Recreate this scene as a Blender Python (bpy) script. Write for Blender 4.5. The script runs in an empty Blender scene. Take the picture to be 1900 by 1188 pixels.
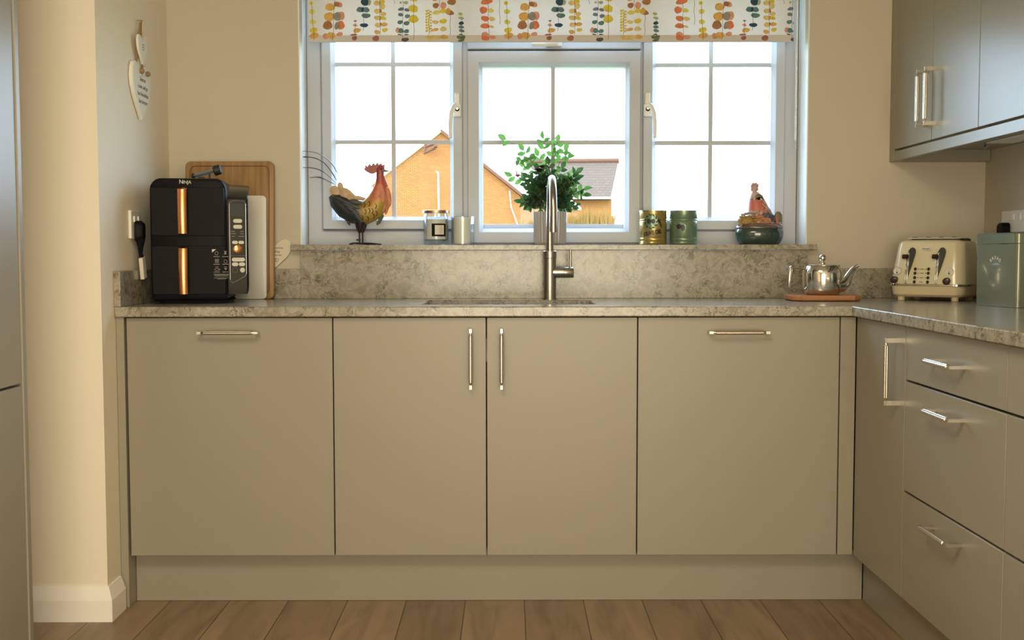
import bpy, bmesh, math, random
from mathutils import Vector, Matrix
random.seed(7)
SC = bpy.context.scene
C = SC.collection
PI = math.pi
R = math.radians

# ------------------------------------------------------------ camera
cam_d = bpy.data.cameras.new('camera'); cam = bpy.data.objects.new('camera', cam_d); C.objects.link(cam)
cam_d.sensor_width = 36.0; cam_d.lens = 36.0*2104.9/1900.0; cam_d.clip_end = 500; cam_d.clip_start = .05
right = Vector((0.999998, -0.001684, -0.001061)); fwd = Vector((0.001618, 0.998220, -0.059613)); up = Vector((0.001159, 0.059611, 0.998221))
mw = Matrix.Identity(4)
for i in range(3):
    mw[i][0] = right[i]; mw[i][1] = up[i]; mw[i][2] = -fwd[i]
mw[2][3] = 1.0542
cam.matrix_world = mw
SC.camera = cam

# ------------------------------------------------------------ world, sun, added fill lamps
SC.view_settings.view_transform = 'Standard'; SC.view_settings.look = 'None'
SC.view_settings.gamma = 1; SC.view_settings.use_curve_mapping = False
SC.view_settings.exposure = 0.0
w = bpy.data.worlds.new('sky'); SC.world = w; w.use_nodes = True
bg = w.node_tree.nodes['Background']; bg.inputs[0].default_value = (0.62, 0.81, 1.0, 1); bg.inputs[1].default_value = 11.0
def light(name, kind, loc, direction, energy, color, **kw):
    d = bpy.data.lights.new(name, kind); d.energy = energy; d.color = color
    for k, v in kw.items(): setattr(d, k, v)
    o = bpy.data.objects.new(name, d); C.objects.link(o); o.location = loc
    o.rotation_euler = Vector(direction).to_track_quat('-Z', 'Y').to_euler()
    return o
light('sun', 'SUN', (-10, 0, 20), (0.80, 0.42, -0.42), 2.6, (1.0, 0.84, 0.60), angle=R(.6))
light('rear_fill', 'AREA', (.15, -1.99, 1.05), (-.12, 1, 0), 118, (1.0, 0.90, 0.66), shape='RECTANGLE', size=2.3, size_y=1.9)  # unseen warm fill lamp added behind the camera to light the fronts
light('ceiling_fill', 'AREA', (-0.4, 0.9, 2.38), (0, 0, -1), 52, (1.0, 0.88, 0.64), shape='DISK', size=1.2)  # unseen fill disc added below the ceiling, no fitting modelled
pl = light('window_portal', 'AREA', (0.15, 4.16, 1.56), (0, -1, 0), 1, (1, 1, 1), shape='RECTANGLE', size=1.74, size_y=.96)
pl.data.cycles.is_portal = True

# ------------------------------------------------------------ materials
def nt(m): return m.node_tree.nodes, m.node_tree.links
def mat(name, col, rough=.5, metal=0, spec=.5, bump=0, bscale=200, var=0, vscale=8, coat=0, emit=None, aniso=0):
    m = bpy.data.materials.new(name); m.use_nodes = True
    N, L = nt(m); b = N['Principled BSDF']
    b.inputs['Base Color'].default_value = (*col, 1); b.inputs['Roughness'].default_value = rough
    b.inputs['Metallic'].default_value = metal; b.inputs['Specular IOR Level'].default_value = spec
    b.inputs['Coat Weight'].default_value = coat; b.inputs['Coat Roughness'].default_value = .05
    tc = N.new('ShaderNodeTexCoord')
    if var:
        n = N.new('ShaderNodeTexNoise'); n.inputs['Scale'].default_value = vscale; n.inputs['Detail'].default_value = 4
        L.new(tc.outputs['Object'], n.inputs['Vector'])
        x = N.new('ShaderNodeMix'); x.data_type = 'RGBA'
        x.inputs[6].default_value = (*[c*(1-var) for c in col], 1); x.inputs[7].default_value = (*[min(1, c*(1+var)) for c in col], 1)
        L.new(n.outputs['Fac'], x.inputs[0]); L.new(x.outputs[2], b.inputs['Base Color'])
    if bump:
        n = N.new('ShaderNodeTexNoise'); n.inputs['Scale'].default_value = bscale; n.inputs['Detail'].default_value = 3
        L.new(tc.outputs['Object'], n.inputs['Vector'])
        bp = N.new('ShaderNodeBump'); bp.inputs['Strength'].default_value = bump; bp.inputs['Distance'].default_value = .002
        L.new(n.outputs['Fac'], bp.inputs['Height']); L.new(bp.outputs['Normal'], b.inputs['Normal'])
    return m
M = {}
M['wall'] = mat('warm_cream_emulsion', (.54, .48, .38), .75, bump=.12, bscale=260, var=.012)
M['wallleft'] = mat('lit_cream_emulsion', (.82, .74, .60), .75, bump=.12, bscale=260, var=.012)  # wall paint lightened to stand for the stronger light on this block
M['wallfar'] = mat('muted_emulsion', (.66, .60, .48), .8)
M['reveal'] = mat('white_reveal_paint', (.78, .77, .74), .6)
M['ceil'] = mat('white_ceiling', (.62, .59, .53), .8)
M['skirt'] = mat('white_gloss', (.86, .82, .75), .3)
M['cab'] = mat('greige_satin_lacquer', (.285, .255, .195), .34, spec=.5, bump=.015, bscale=900)
M['carc'] = mat('cabinet_carcass', (.30, .28, .23), .5)
M['dark'] = mat('dark_gap', (.02, .015, .01), .8)
M['pvc'] = mat('white_upvc', (.50, .525, .585), .4, spec=.25)
M['steel'] = mat('brushed_steel', (.42, .38, .33), .26, 1, bump=.03, bscale=1200)
M['screen'] = mat('dark_display', (.03, .042, .045), .15)
M['darksteel'] = mat('dark_steel', (.07, .07, .06), .25, .6)
M['nickel'] = mat('brushed_nickel', (.62, .56, .47), .26, 1)
M['chrome'] = mat('polished_steel', (.72, .69, .64), .07, 1)
M['copper'] = mat('copper', (.80, .33, .14), .25, 1)
M['copperlid'] = mat('copper_lid', (.55, .30, .20), .3, 1)
M['black'] = mat('black_plastic', (.006, .006, .007), .42, spec=.08)
M['blackgloss'] = mat('black_gloss', (.005, .005, .006), .2, spec=.6)
M['blackmatte'] = mat('black_matte', (.012, .012, .012), .55)
M['greypl'] = mat('grey_plastic', (.16, .18, .21), .3)
M['silver'] = mat('silver_trim', (.45, .46, .48), .3, .8)
M['btn'] = mat('pale_button', (.60, .58, .50), .4)
M['print'] = mat('grey_print', (.22, .21, .19), .6)
M['white'] = mat('white_plastic', (.76, .74, .70), .35)
M['boardw'] = mat('white_chopping_board', (.72, .69, .64), .45, bump=.05)
M['ceramic'] = mat('white_painted_wood', (.76, .73, .66), .55, bump=.2, bscale=90)
M['plaquew'] = mat('pale_wood_plaque', (.70, .62, .48), .6, var=.06, vscale=60)
M['ink'] = mat('dark_ink', (.07, .055, .04), .7)
M['inkgrey'] = mat('grey_ink', (.24, .21, .17), .7)
M['twine'] = mat('jute_twine', (.30, .19, .09), .9, bump=.5, bscale=500)
M['cream'] = mat('cream_enamel', (.66, .58, .38), .22, coat=.5)
M['creambase'] = mat('cream_base', (.66, .53, .34), .3)
M['brown'] = mat('dark_brown_plastic', (.03, .012, .008), .2)
M['bin'] = mat('sage_green_enamel', (.17, .19, .135), .16, metal=.15, coat=.5, var=.03, vscale=3)
M['groove'] = mat('dark_groove', (.17, .085, .035), .6)
M['tan'] = mat('oak_block', (.42, .20, .09), .45)
M['tingreen'] = mat('green_tin', (.17, .25, .17), .3, metal=.45)
M['tinolive'] = mat('olive_gold_tin', (.42, .32, .11), .25, metal=.65)
M['tinrim'] = mat('tin_rim', (.55, .52, .40), .2, 1)
M['olive'] = mat('dark_olive_print', (.018, .015, .02), .4)
M['leafprint'] = mat('printed_leaf', (.10, .16, .08), .5)
M['wax'] = mat('ivory_wax', (.74, .65, .555), .5)
M['labelw'] = mat('label_paper', (.68, .62, .52), .6)
M['pot'] = mat('grey_ribbed_ceramic', (.40, .375, .36), .22, coat=.3)
M['soil'] = mat('potting_soil', (.05, .03, .02), .95)
M['stem'] = mat('brown_green_stem', (.12, .13, .05), .6)
M['terra'] = mat('hedge_foliage', (.20, .095, .015), .9, var=.4, vscale=2)
M['grass'] = mat('lawn', (.16, .20, .06), .9, var=.3)
M['iron'] = mat('dark_iron', (.04, .022, .018), .45, .6)
M['gbowl'] = mat('dark_green_glaze', (.028, .05, .04), .12, coat=.7, var=.5, vscale=30)
M['sinkst'] = mat('sink_steel', (.5, .5, .48), .3, 1)
def leafmat(name, col, col2=None):
    m = mat(name, col, .4, var=.25, vscale=30); N, L = nt(m)
    b = N['Principled BSDF']; out = N['Material Output']
    t = N.new('ShaderNodeBsdfTranslucent'); t.inputs[0].default_value = (*(col2 or [min(1, c*2.0) for c in col]), 1)
    x = N.new('ShaderNodeMixShader'); x.inputs[0].default_value = .38
    L.new(b.outputs[0], x.inputs[1]); L.new(t.outputs[0], x.inputs[2]); L.new(x.outputs[0], out.inputs[0]); return m
M['leaf'] = leafmat('green_leaf', (.055, .12, .03), (.16, .36, .07))
M['leafdark'] = leafmat('dark_leaf', (.018, .045, .018), (.05, .13, .03))
M['petal'] = leafmat('red_petal', (.45, .04, .07))
M['petaldark'] = leafmat('plum_petal', (.05, .008, .02))
def fabric(name, col, t=.5):
    m = bpy.data.materials.new(name); m.use_nodes = True; N, L = nt(m); b = N['Principled BSDF']; out = N['Material Output']
    tc = N.new('ShaderNodeTexCoord'); n = N.new('ShaderNodeTexNoise'); n.inputs['Scale'].default_value = 55; n.inputs['Detail'].default_value = 5
    L.new(tc.outputs['Object'], n.inputs['Vector'])
    x = N.new('ShaderNodeMix'); x.data_type = 'RGBA'; v = .03 if 'linen' in name else .38
    x.inputs[6].default_value = (*[c*(1-v) for c in col], 1); x.inputs[7].default_value = (*[min(1, c*(1+v)) for c in col], 1)
    L.new(n.outputs['Fac'], x.inputs[0]); L.new(x.outputs[2], b.inputs['Base Color']); b.inputs['Roughness'].default_value = .9
    b.inputs['Specular IOR Level'].default_value = .1
    tr = N.new('ShaderNodeBsdfTranslucent'); L.new(x.outputs[2], tr.inputs[0])
    mx = N.new('ShaderNodeMixShader'); mx.inputs[0].default_value = t
    L.new(b.outputs[0], mx.inputs[1]); L.new(tr.outputs[0], mx.inputs[2]); L.new(mx.outputs[0], out.inputs[0]); return m
M['blind'] = fabric('linen_blind_fabric', (.80, .795, .79), .26)
M['hem'] = fabric('linen_hem', (.60, .56, .53), .03)
def glassmat(name, tint=(1, 1, 1), gloss=.07, fk=.5):
    m = bpy.data.materials.new(name); m.use_nodes = True; N, L = nt(m); N.remove(N['Principled BSDF']); out = N['Material Output']
    t = N.new('ShaderNodeBsdfTransparent'); t.inputs[0].default_value = (*tint, 1)
    g = N.new('ShaderNodeBsdfGlossy'); g.inputs['Roughness'].default_value = .02
    lw = N.new('ShaderNodeLayerWeight'); lw.inputs[0].default_value = .25
    mt = N.new('ShaderNodeMath'); mt.operation = 'MULTIPLY_ADD'; mt.inputs[1].default_value = fk; mt.inputs[2].default_value = gloss
    L.new(lw.outputs['Fresnel'], mt.inputs[0])
    x = N.new('ShaderNodeMixShader'); L.new(mt.outputs[0], x.inputs[0]); L.new(t.outputs[0], x.inputs[1]); L.new(g.outputs[0], x.inputs[2]); L.new(x.outputs[0], out.inputs[0]); return m
M['glass'] = glassmat('window_glass', (.97, .99, 1), .0, .06)
M['jar'] = glassmat('jar_glass', (.95, .985, 1), .05)
def ramp(N, pts):
    r = N.new('ShaderNodeValToRGB'); e = r.color_ramp.elements
    while len(e) < len(pts): e.new(.5)
    for el, (p, c) in zip(e, pts): el.position = p; el.color = (*c, 1)
    return r
def quartz():
    m = bpy.data.materials.new('veined_quartz'); m.use_nodes = True; N, L = nt(m); b = N['Principled BSDF']
    tc = N.new('ShaderNodeTexCoord')
    n0 = N.new('ShaderNodeTexNoise'); n0.inputs['Scale'].default_value = 22; n0.inputs['Detail'].default_value = 4
    L.new(tc.outputs['Object'], n0.inputs['Vector'])
    add = N.new('ShaderNodeMix'); add.data_type = 'RGBA'; add.blend_type = 'LINEAR_LIGHT'; add.inputs[0].default_value = .035
    L.new(tc.outputs['Object'], add.inputs[6]); L.new(n0.outputs['Color'], add.inputs[7])
    n1 = N.new('ShaderNodeTexNoise'); n1.inputs['Scale'].default_value = 30; n1.inputs['Detail'].default_value = 10; n1.inputs['Roughness'].default_value = .72; n1.inputs['Distortion'].default_value = .7
    L.new(add.outputs[2], n1.inputs['Vector'])
    r1 = ramp(N, [(.30, (0.160, 0.139, 0.101)), (.43, (0.244, 0.214, 0.160)), (.50, (0.290, 0.256, 0.197)), (.545, (0.386, 0.349, 0.277)), (.59, (0.286, 0.252, 0.193)), (.72, (0.361, 0.323, 0.256))])
    L.new(n1.outputs['Fac'], r1.inputs[0])
    n2 = N.new('ShaderNodeTexNoise'); n2.inputs['Scale'].default_value = 19; n2.inputs['Detail'].default_value = 6; n2.inputs['Distortion'].default_value = 2.4
    L.new(add.outputs[2], n2.inputs['Vector'])
    r2 = ramp(N, [(.455, (1, 1, 1)), (.49, (.36, .34, .30)), (.505, (.36, .34, .30)), (.535, (1, 1, 1))])
    L.new(n2.outputs['Fac'], r2.inputs[0])
    n3 = N.new('ShaderNodeTexNoise'); n3.inputs['Scale'].default_value = 24; n3.inputs['Detail'].default_value = 2
    L.new(tc.outputs['Object'], n3.inputs['Vector'])
    r3 = ramp(N, [(.47, (0, 0, 0)), (.58, (1, 1, 1))]); L.new(n3.outputs['Fac'], r3.inputs[0])
    mx = N.new('ShaderNodeMix'); mx.data_type = 'RGBA'; mx.blend_type = 'MULTIPLY'
    L.new(r3.outputs['Color'], mx.inputs[0]); L.new(r1.outputs['Color'], mx.inputs[6]); L.new(r2.outputs['Color'], mx.inputs[7])
    L.new(mx.outputs[2], b.inputs['Base Color']); b.inputs['Roughness'].default_value = .19; b.inputs['Specular IOR Level'].default_value = .6; return m
M['quartz'] = quartz()
def planks():
    m = bpy.data.materials.new('oak_laminate_planks'); m.use_nodes = True; N, L = nt(m); b = N['Principled BSDF']
    tc = N.new('ShaderNodeTexCoord'); sp = N.new('ShaderNodeSeparateXYZ'); L.new(tc.outputs['Object'], sp.inputs[0])
    ax = N.new('ShaderNodeMath'); ax.operation = 'ADD'; ax.inputs[1].default_value = -.042+.1785*40; L.new(sp.outputs['X'], ax.inputs[0])
    cb = N.new('ShaderNodeCombineXYZ'); L.new(sp.outputs['Y'], cb.inputs[0]); L.new(ax.outputs[0], cb.inputs[1])
    br = N.new('ShaderNodeTexBrick'); br.inputs['Scale'].default_value = 1; br.inputs['Brick Width'].default_value = 1.3; br.inputs['Row Height'].default_value = .1785
    br.inputs['Mortar Size'].default_value = .0018; br.inputs['Mortar Smooth'].default_value = .2; br.offset = .37
    br.inputs['Color1'].default_value = (.30, .205, .125, 1); br.inputs['Color2'].default_value = (.215, .14, .083, 1); br.inputs['Mortar'].default_value = (.07, .04, .02, 1)
    L.new(cb.outputs[0], br.inputs['Vector'])
    mp = N.new('ShaderNodeMapping'); mp.inputs['Scale'].default_value = (16, 2.2, 1); L.new(tc.outputs['Object'], mp.inputs[0])
    n = N.new('ShaderNodeTexNoise'); n.inputs['Scale'].default_value = 1.0; n.inputs['Detail'].default_value = 8; n.inputs['Distortion'].default_value = 1.3; L.new(mp.outputs[0], n.inputs['Vector'])
    r = ramp(N, [(.3, (.72, .68, .62)), (.5, (1, 1, 1)), (.7, (1.18, 1.16, 1.12))]); L.new(n.outputs['Fac'], r.inputs[0])
    mx = N.new('ShaderNodeMix'); mx.data_type = 'RGBA'; mx.blend_type = 'MULTIPLY'; mx.inputs[0].default_value = 1
    L.new(br.outputs['Color'], mx.inputs[6]); L.new(r.outputs['Color'], mx.inputs[7]); L.new(mx.outputs[2], b.inputs['Base Color'])
    b.inputs['Roughness'].default_value = .42; return m
M['floor'] = planks()
def brick():
    m = bpy.data.materials.new('red_brickwork'); m.use_nodes = True; N, L = nt(m); b = N['Principled BSDF']
    tc = N.new('ShaderNodeTexCoord'); sp = N.new('ShaderNodeSeparateXYZ'); L.new(tc.outputs['Object'], sp.inputs[0])
    cb = N.new('ShaderNodeCombineXYZ'); L.new(sp.outputs['X'], cb.inputs[0]); L.new(sp.outputs['Z'], cb.inputs[1])
    br = N.new('ShaderNodeTexBrick'); br.inputs['Scale'].default_value = 1; br.inputs['Brick Width'].default_value = .17; br.inputs['Row Height'].default_value = .056
    br.inputs['Mortar Size'].default_value = .008; br.inputs['Color1'].default_value = (.27, .097, .020, 1); br.inputs['Color2'].default_value = (.33, .130, .027, 1); br.inputs['Mortar'].default_value = (.16, .048, .010, 1)
    L.new(cb.outputs[0], br.inputs['Vector']); L.new(br.outputs['Color'], b.inputs['Base Color']); b.inputs['Roughness'].default_value = .9; return m
M['brick'] = brick()
def tiles():
    m = bpy.data.materials.new('roof_tiles'); m.use_nodes = True; N, L = nt(m); b = N['Principled BSDF']
    tc = N.new('ShaderNodeTexCoord'); sp = N.new('ShaderNodeSeparateXYZ'); L.new(tc.outputs['Object'], sp.inputs[0])
    cb = N.new('ShaderNodeCombineXYZ'); L.new(sp.outputs['X'], cb.inputs[0]); L.new(sp.outputs['Z'], cb.inputs[1])
    br = N.new('ShaderNodeTexBrick'); br.inputs['Scale'].default_value = 1; br.inputs['Brick Width'].default_value = .3; br.inputs['Row Height'].default_value = .16
    br.inputs['Mortar Size'].default_value = .02; br.inputs['Color1'].default_value = (.060, .031, .015, 1); br.inputs['Color2'].default_value = (.070, .038, .019, 1); br.inputs['Mortar'].default_value = (.044, .022, .010, 1)
    L.new(cb.outputs[0], br.inputs['Vector']); L.new(br.outputs['Color'], b.inputs['Base Color']); b.inputs['Roughness'].default_value = .9; return m
M['tiles'] = tiles()
M['ridge'] = mat('ridge_tiles', (.09, .032, .014), .9)
M['paleroof'] = mat('pale_roof_tiles', (.78, .72, .60), .9, var=.05)
M['fascia'] = mat('white_fascia', (.85, .83, .78), .6)
def bamboo(name, c1, c2, sc):
    m = bpy.data.materials.new(name); m.use_nodes = True; N, L = nt(m); b = N['Principled BSDF']
    tc = N.new('ShaderNodeTexCoord'); mp = N.new('ShaderNodeMapping'); mp.inputs['Scale'].default_value = sc; L.new(tc.outputs['Object'], mp.inputs[0])
    n = N.new('ShaderNodeTexNoise'); n.inputs['Scale'].default_value = 1; n.inputs['Detail'].default_value = 6; L.new(mp.outputs[0], n.inputs['Vector'])
    r = ramp(N, [(.35, c1), (.65, c2)]); L.new(n.outputs['Fac'], r.inputs[0]); L.new(r.outputs[0], b.inputs['Base Color']); b.inputs['Roughness'].default_value = .5; return m
M['bamboo'] = bamboo('bamboo', (.25, .135, .05), (.38, .225, .095), (60, 60, 5))
M['trivet'] = bamboo('warm_wood', (.36, .14, .055), (.48, .21, .09), (8, 60, 60))

# ------------------------------------------------------------ mesh helpers
MW = {}
class MB:
    def __init__(s): s.bm = bmesh.new(); s.T = Matrix.Identity(4); s.mi = 0
    def v(s, *p): return s.bm.verts.new(s.T @ Vector(p))
    def f(s, vs):
        try: fc = s.bm.faces.new(vs); fc.material_index = s.mi; return fc
        except ValueError: return None
    def box(s, x0, x1, y0, y1, z0, z1):
        a = [s.v(x, y, z) for z in (z0, z1) for x, y in ((x0, y0), (x1, y0), (x1, y1), (x0, y1))]
        for q in ((3, 2, 1, 0), (4, 5, 6, 7), (0, 1, 5, 4), (1, 2, 6, 5), (2, 3, 7, 6), (3, 0, 4, 7)): s.f([a[i] for i in q])
        return s
    def rings(s, rs, cap=(True, True), close=True):
        n = len(rs[0])
        for a, b in zip(rs, rs[1:]):
            for i in range(n if close else n-1):
                j = (i+1) % n; s.f([a[i], a[j], b[j], b[i]])
        if cap[0]: s.f(list(reversed(rs[0])))
        if cap[1]: s.f(rs[-1])
        return s
    def tube(s, pts, rad, seg=12, ell=None, cap=(True, True), up=(0, 0, 1)):
        pts = [Vector(p) for p in pts]; n = len(pts); rs = []
        if not hasattr(rad, '__len__'): rad = [rad]*n
        prev = None
        for i, p in enumerate(pts):
            t = (pts[min(i+1, n-1)]-pts[max(i-1, 0)]).normalized()
            if prev is None:
                u = t.cross(Vector(up))
                if u.length < 1e-3: u = t.cross(Vector((0, 1, 0)))
            else: u = prev - t*prev.dot(t)
            u.normalize(); prev = u; w_ = t.cross(u)
            e = ell if ell else (1, 1)
            rs.append([s.v(*(p+u*math.cos(a)*rad[i]*e[0]+w_*math.sin(a)*rad[i]*e[1])) for a in [2*PI*k/seg for k in range(seg)]])
        return s.rings(rs, cap)
    def cyl(s, p0, p1, r0, r1=None, seg=24): return s.tube([p0, p1], [r0, r0 if r1 is None else r1], seg)
    def lathe(s, prof, c=(0, 0, 0), seg=40, cap=(True, True)):
        rs = [[s.v(c[0]+r*math.cos(2*PI*k/seg), c[1]+r*math.sin(2*PI*k/seg), c[2]+z) for k in range(seg)] for z, r in prof]
        return s.rings(rs, cap)
    def sphere(s, c, r, seg=16, sc=(1, 1, 1)):
        pr = [[s.v(c[0]+r*sc[0]*math.sin(PI*j/10)*math.cos(2*PI*k/seg), c[1]+r*sc[1]*math.sin(PI*j/10)*math.sin(2*PI*k/seg), c[2]-r*sc[2]*math.cos(PI*j/10)) for k in range(seg)] for j in range(1, 10)]
        return s.rings(pr)
    def prism(s, poly, d0, d1, ax='y'):
        def P(a, b, d): return {'y': (a, d, b), 'x': (d, a, b), 'z': (a, b, d)}[ax]
        A = [s.v(*P(a, b, d0)) for a, b in poly]; B = [s.v(*P(a, b, d1)) for a, b in poly]
        return s.rings([A, B])
    def rrect(s, cx, cy, w_, d, r, z, n=6, plane='z'):
        r = min(r, w_/2-1e-5, d/2-1e-5); out = []
        for (sx, sy, a0) in ((1, 1, 0), (-1, 1, 90), (-1, -1, 180), (1, -1, 270)):
            for k in range(n+1):
                a = R(a0+90*k/n); x = cx+sx*(w_/2-r)+r*math.cos(a); y = cy+sy*(d/2-r)+r*math.sin(a)
                out.append(s.v(x, y, z) if plane == 'z' else s.v(x, z, y))
        return out
    def loft(s, secs, plane='z'):   # (level, w, d, r[, cx, cy])
        return s.rings([s.rrect(q[4] if len(q) > 4 else 0, q[5] if len(q) > 5 else 0, q[1], q[2], q[3], q[0], plane=plane) for q in secs])
    def miter(s, x0, x1, z0, z1, prof):   # profile of (inset, y), closed
        ls = []
        for ins, y in prof: ls.append([s.v(x0+ins, y, z0+ins), s.v(x1-ins, y, z0+ins), s.v(x1-ins, y, z1-ins), s.v(x0+ins, y, z1-ins)])
        ls.append(ls[0])
        for a, b in zip(ls, ls[1:]):
            for i in range(4): s.f([a[i], a[(i+1) % 4], b[(i+1) % 4], b[i]])
        return s
    def build(s, name, m, parent=None, bevel=0, smooth=False, seg=2, world=True, loc=None, ang=35):
        if world and parent is not None and parent.name in MW:
            s.bm.transform(MW[parent.name].inverted())
        bmesh.ops.recalc_face_normals(s.bm, faces=s.bm.faces)
        me = bpy.data.meshes.new(name); s.bm.to_mesh(me); s.bm.free()
        ms = m if isinstance(m, (list, tuple)) else [m]
        for x in ms: me.materials.append(M[x] if isinstance(x, str) else x)
        o = bpy.data.objects.new(name, me); C.objects.link(o)
        if parent: o.parent = parent; MW[o.name] = MW.get(parent.name, Matrix.Identity(4))
        else: MW[o.name] = Matrix.Identity(4)
        if smooth:
            for p in me.polygons: p.use_smooth = True
            try: me.set_sharp_from_angle(angle=R(ang))
            except Exception: pass
        if bevel:
            b = o.modifiers.new('bevel', 'BEVEL'); b.width = bevel; b.segments = seg; b.limit_method = 'ANGLE'; b.angle_limit = R(40)
            for p in me.polygons: p.use_smooth = True
            try: me.set_sharp_from_angle(angle=R(35))
            except Exception: pass
            b.harden_normals = False
        return o
def tag(o, label=None, cat=None, group=None, kind=None):
    if label: o['label'] = label
    if cat: o['category'] = cat
    if group: o['group'] = group
    if kind: o['kind'] = kind
    return o
def thing(name, loc, label=None, cat=None, rz=0, group=None, kind=None):
    o = bpy.data.objects.new(name, None); C.objects.link(o); o.location = loc; o.rotation_euler = (0, 0, rz); o.empty_display_size = .05
    MW[o.name] = Matrix.Translation(loc) @ Matrix.Rotation(rz, 4, 'Z'); return tag(o, label, cat, group, kind)
def text(name, body, size, mtx, m, parent, align='CENTER', ext=.0003, world=True, shear=0, sx=1):
    cu = bpy.data.curves.new(name, 'FONT'); cu.body = body; cu.size = size; cu.align_x = align; cu.extrude = ext; cu.shear = shear
    to = bpy.data.objects.new('tmp', cu); C.objects.link(to)
    me = bpy.data.meshes.new_from_object(to); bpy.data.objects.remove(to)
    T = mtx @ Matrix.Diagonal((sx, 1, 1, 1))
    if world and parent.name in MW: T = MW[parent.name].inverted() @ T
    me.transform(T); me.materials.clear(); me.materials.append(M[m])
    o = bpy.data.objects.new(name, me); C.objects.link(o); o.parent = parent; MW[o.name] = MW.get(parent.name, Matrix.Identity(4)); return o
def face_mtx(o, u, v):   # text plane: u right, v up
    u = Vector(u).normalized(); v = Vector(v).normalized(); n = u.cross(v)
    m = Matrix.Identity(4)
    for i in range(3): m[i][0] = u[i]; m[i][1] = v[i]; m[i][2] = n[i]; m[i][3] = o[i]
    return m
def heart(w_, h, n=28):
    pts = []
    for k in range(n):
        t = 2*PI*k/n; x = 16*math.copysign(abs(math.sin(t))**2.0, math.sin(t)); y = 13*math.cos(t)-5*math.cos(2*t)-2*math.cos(3*t)-math.cos(4*t)
        pts.append((x/32*w_, (y+17)/29.0*h))
    return pts

# ------------------------------------------------------------ room shell
YB = 3.92
def st(o): o['kind'] = 'structure'; return o
st(MB().box(-3.0, 1.80, -2.12, 4.0, -.12, 0).build('floor', 'floor'))
st(MB().box(-3.0, 1.80, -2.12, 4.22, 2.42, 2.55).build('ceiling', 'ceil'))
wb = MB(); WX0, WX1, WZ0, WZ1 = -.722, 1.023, 1.0605, 2.08
wb.box(-1.30, WX0, YB, 4.2, 0, 2.42).box(WX1, 1.76, YB, 4.2, 0, 2.42).box(WX0, WX1, YB, 4.2, 0, WZ0).box(WX0, WX1, YB, 4.2, WZ1, 2.42)
st(wb.build('wall_back', 'wall'))
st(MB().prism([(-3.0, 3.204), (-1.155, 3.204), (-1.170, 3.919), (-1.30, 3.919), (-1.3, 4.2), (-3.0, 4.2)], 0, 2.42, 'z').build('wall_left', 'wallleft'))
st(MB().box(1.634, 1.76, -2.12, YB, 0, 2.42).build('wall_right', 'wall'))
st(MB().box(-3.0, -1.83, -2.12, 3.203, 0, 2.42).build('wall_far_left', 'wallfar'))
wr = MB(); wr.box(-1.83, -1.2, -2.12, -2.00, 0, 2.42).box(1.2, 1.634, -2.12, -2.00, 0, 2.42).box(-1.2, 1.2, -2.12, -2.00, 2.1, 2.42)
st(wr.build('wall_rear', 'wallfar'))
dr = thing('added_rear_door', (0, -2.06, 0), kind='structure')  # unseen door added to house the warm fill lamp
MB().miter(-1.2, 1.2, 0.0, 2.1, [(0, -2.10), (0, -2.02), (.07, -2.02), (.07, -2.10)]).box(-.05, .05, -2.09, -2.03, .07, 2.03).build('door_frame', 'pvc', dr)
MB().box(-1.19, 1.19, -2.11, -2.105, .01, 2.09).build('sky_blocker', 'ceramic', dr)  # opaque sheet added behind the fill lamp to keep the sky out
# plaster reveals of the window opening
rv = MB(); rv.box(WX0, WX0+.004, YB+.001, 4.05, WZ0+.02, WZ1).box(WX1-.004, WX1, YB+.001, 4.05, WZ0+.02, WZ1).box(WX0+.004, WX1-.004, YB+.001, 4.05, WZ1-.004, WZ1)
st(rv.build('trim_1', 'reveal'))
# skirting round the pier
sk = MB()
sp_ = [(0, 0), (.018, 0), (.018, .062), (.005, .099), (0, .099)]
def skirt_path(pts, b):
    rs = []
    for (x, y, nx, ny) in pts: rs.append([b.v(x+nx*o_, y+ny*o_, z) for o_, z in sp_])
    b.rings(rs)
skirt_path([(-1.80, 3.204, 0, -1), (-1.155, 3.204, 1, -1), (-1.1573, 3.31, 1, 0)], sk)
st(sk.build('baseboard_left', 'skirt'))

# ------------------------------------------------------------ window
win = thing('window_1', (.15, 4.1, WZ0+.02), kind='structure')
fz0, fz1 = 1.0805, 2.075; fx0, fx1 = -.7175, 1.0185
fr = MB()
fr.miter(fx0, fx1, fz0, fz1, [(0, 4.12), (0, 4.055), (.046, 4.055), (.053, 4.064), (.053, 4.12)])
for (a, b) in ((-.170, -.146), (.459, .472)):
    fr.prism([(a, 4.12), (a, 4.058), (a+.004, 4.054), (b-.004, 4.054), (b, 4.058), (b, 4.12)], fz0+.05, fz1-.05, 'z')
fr.miter(fx0, fx1, fz0, fz1, [(.03, 4.126), (.03, 4.1025), (.075, 4.1025), (.075, 4.126)])
for c_ in (-.1585, .4655): fr.box(c_-.028, c_+.028, 4.1025, 4.126, fz0+.05, fz1-.05)
fr.box(-.15, .462, 4.1025, 4.126, 1.745, 1.785)
fr.build('window_frame', 'pvc', win, bevel=.0015)
prof = lambda wd: [(0, 4.10), (0, 4.042), (.003, 4.038), (wd-.014, 4.038), (wd-.011, 4.042), (wd-.009, 4.046), (wd, 4.058), (wd, 4.10)]
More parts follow.
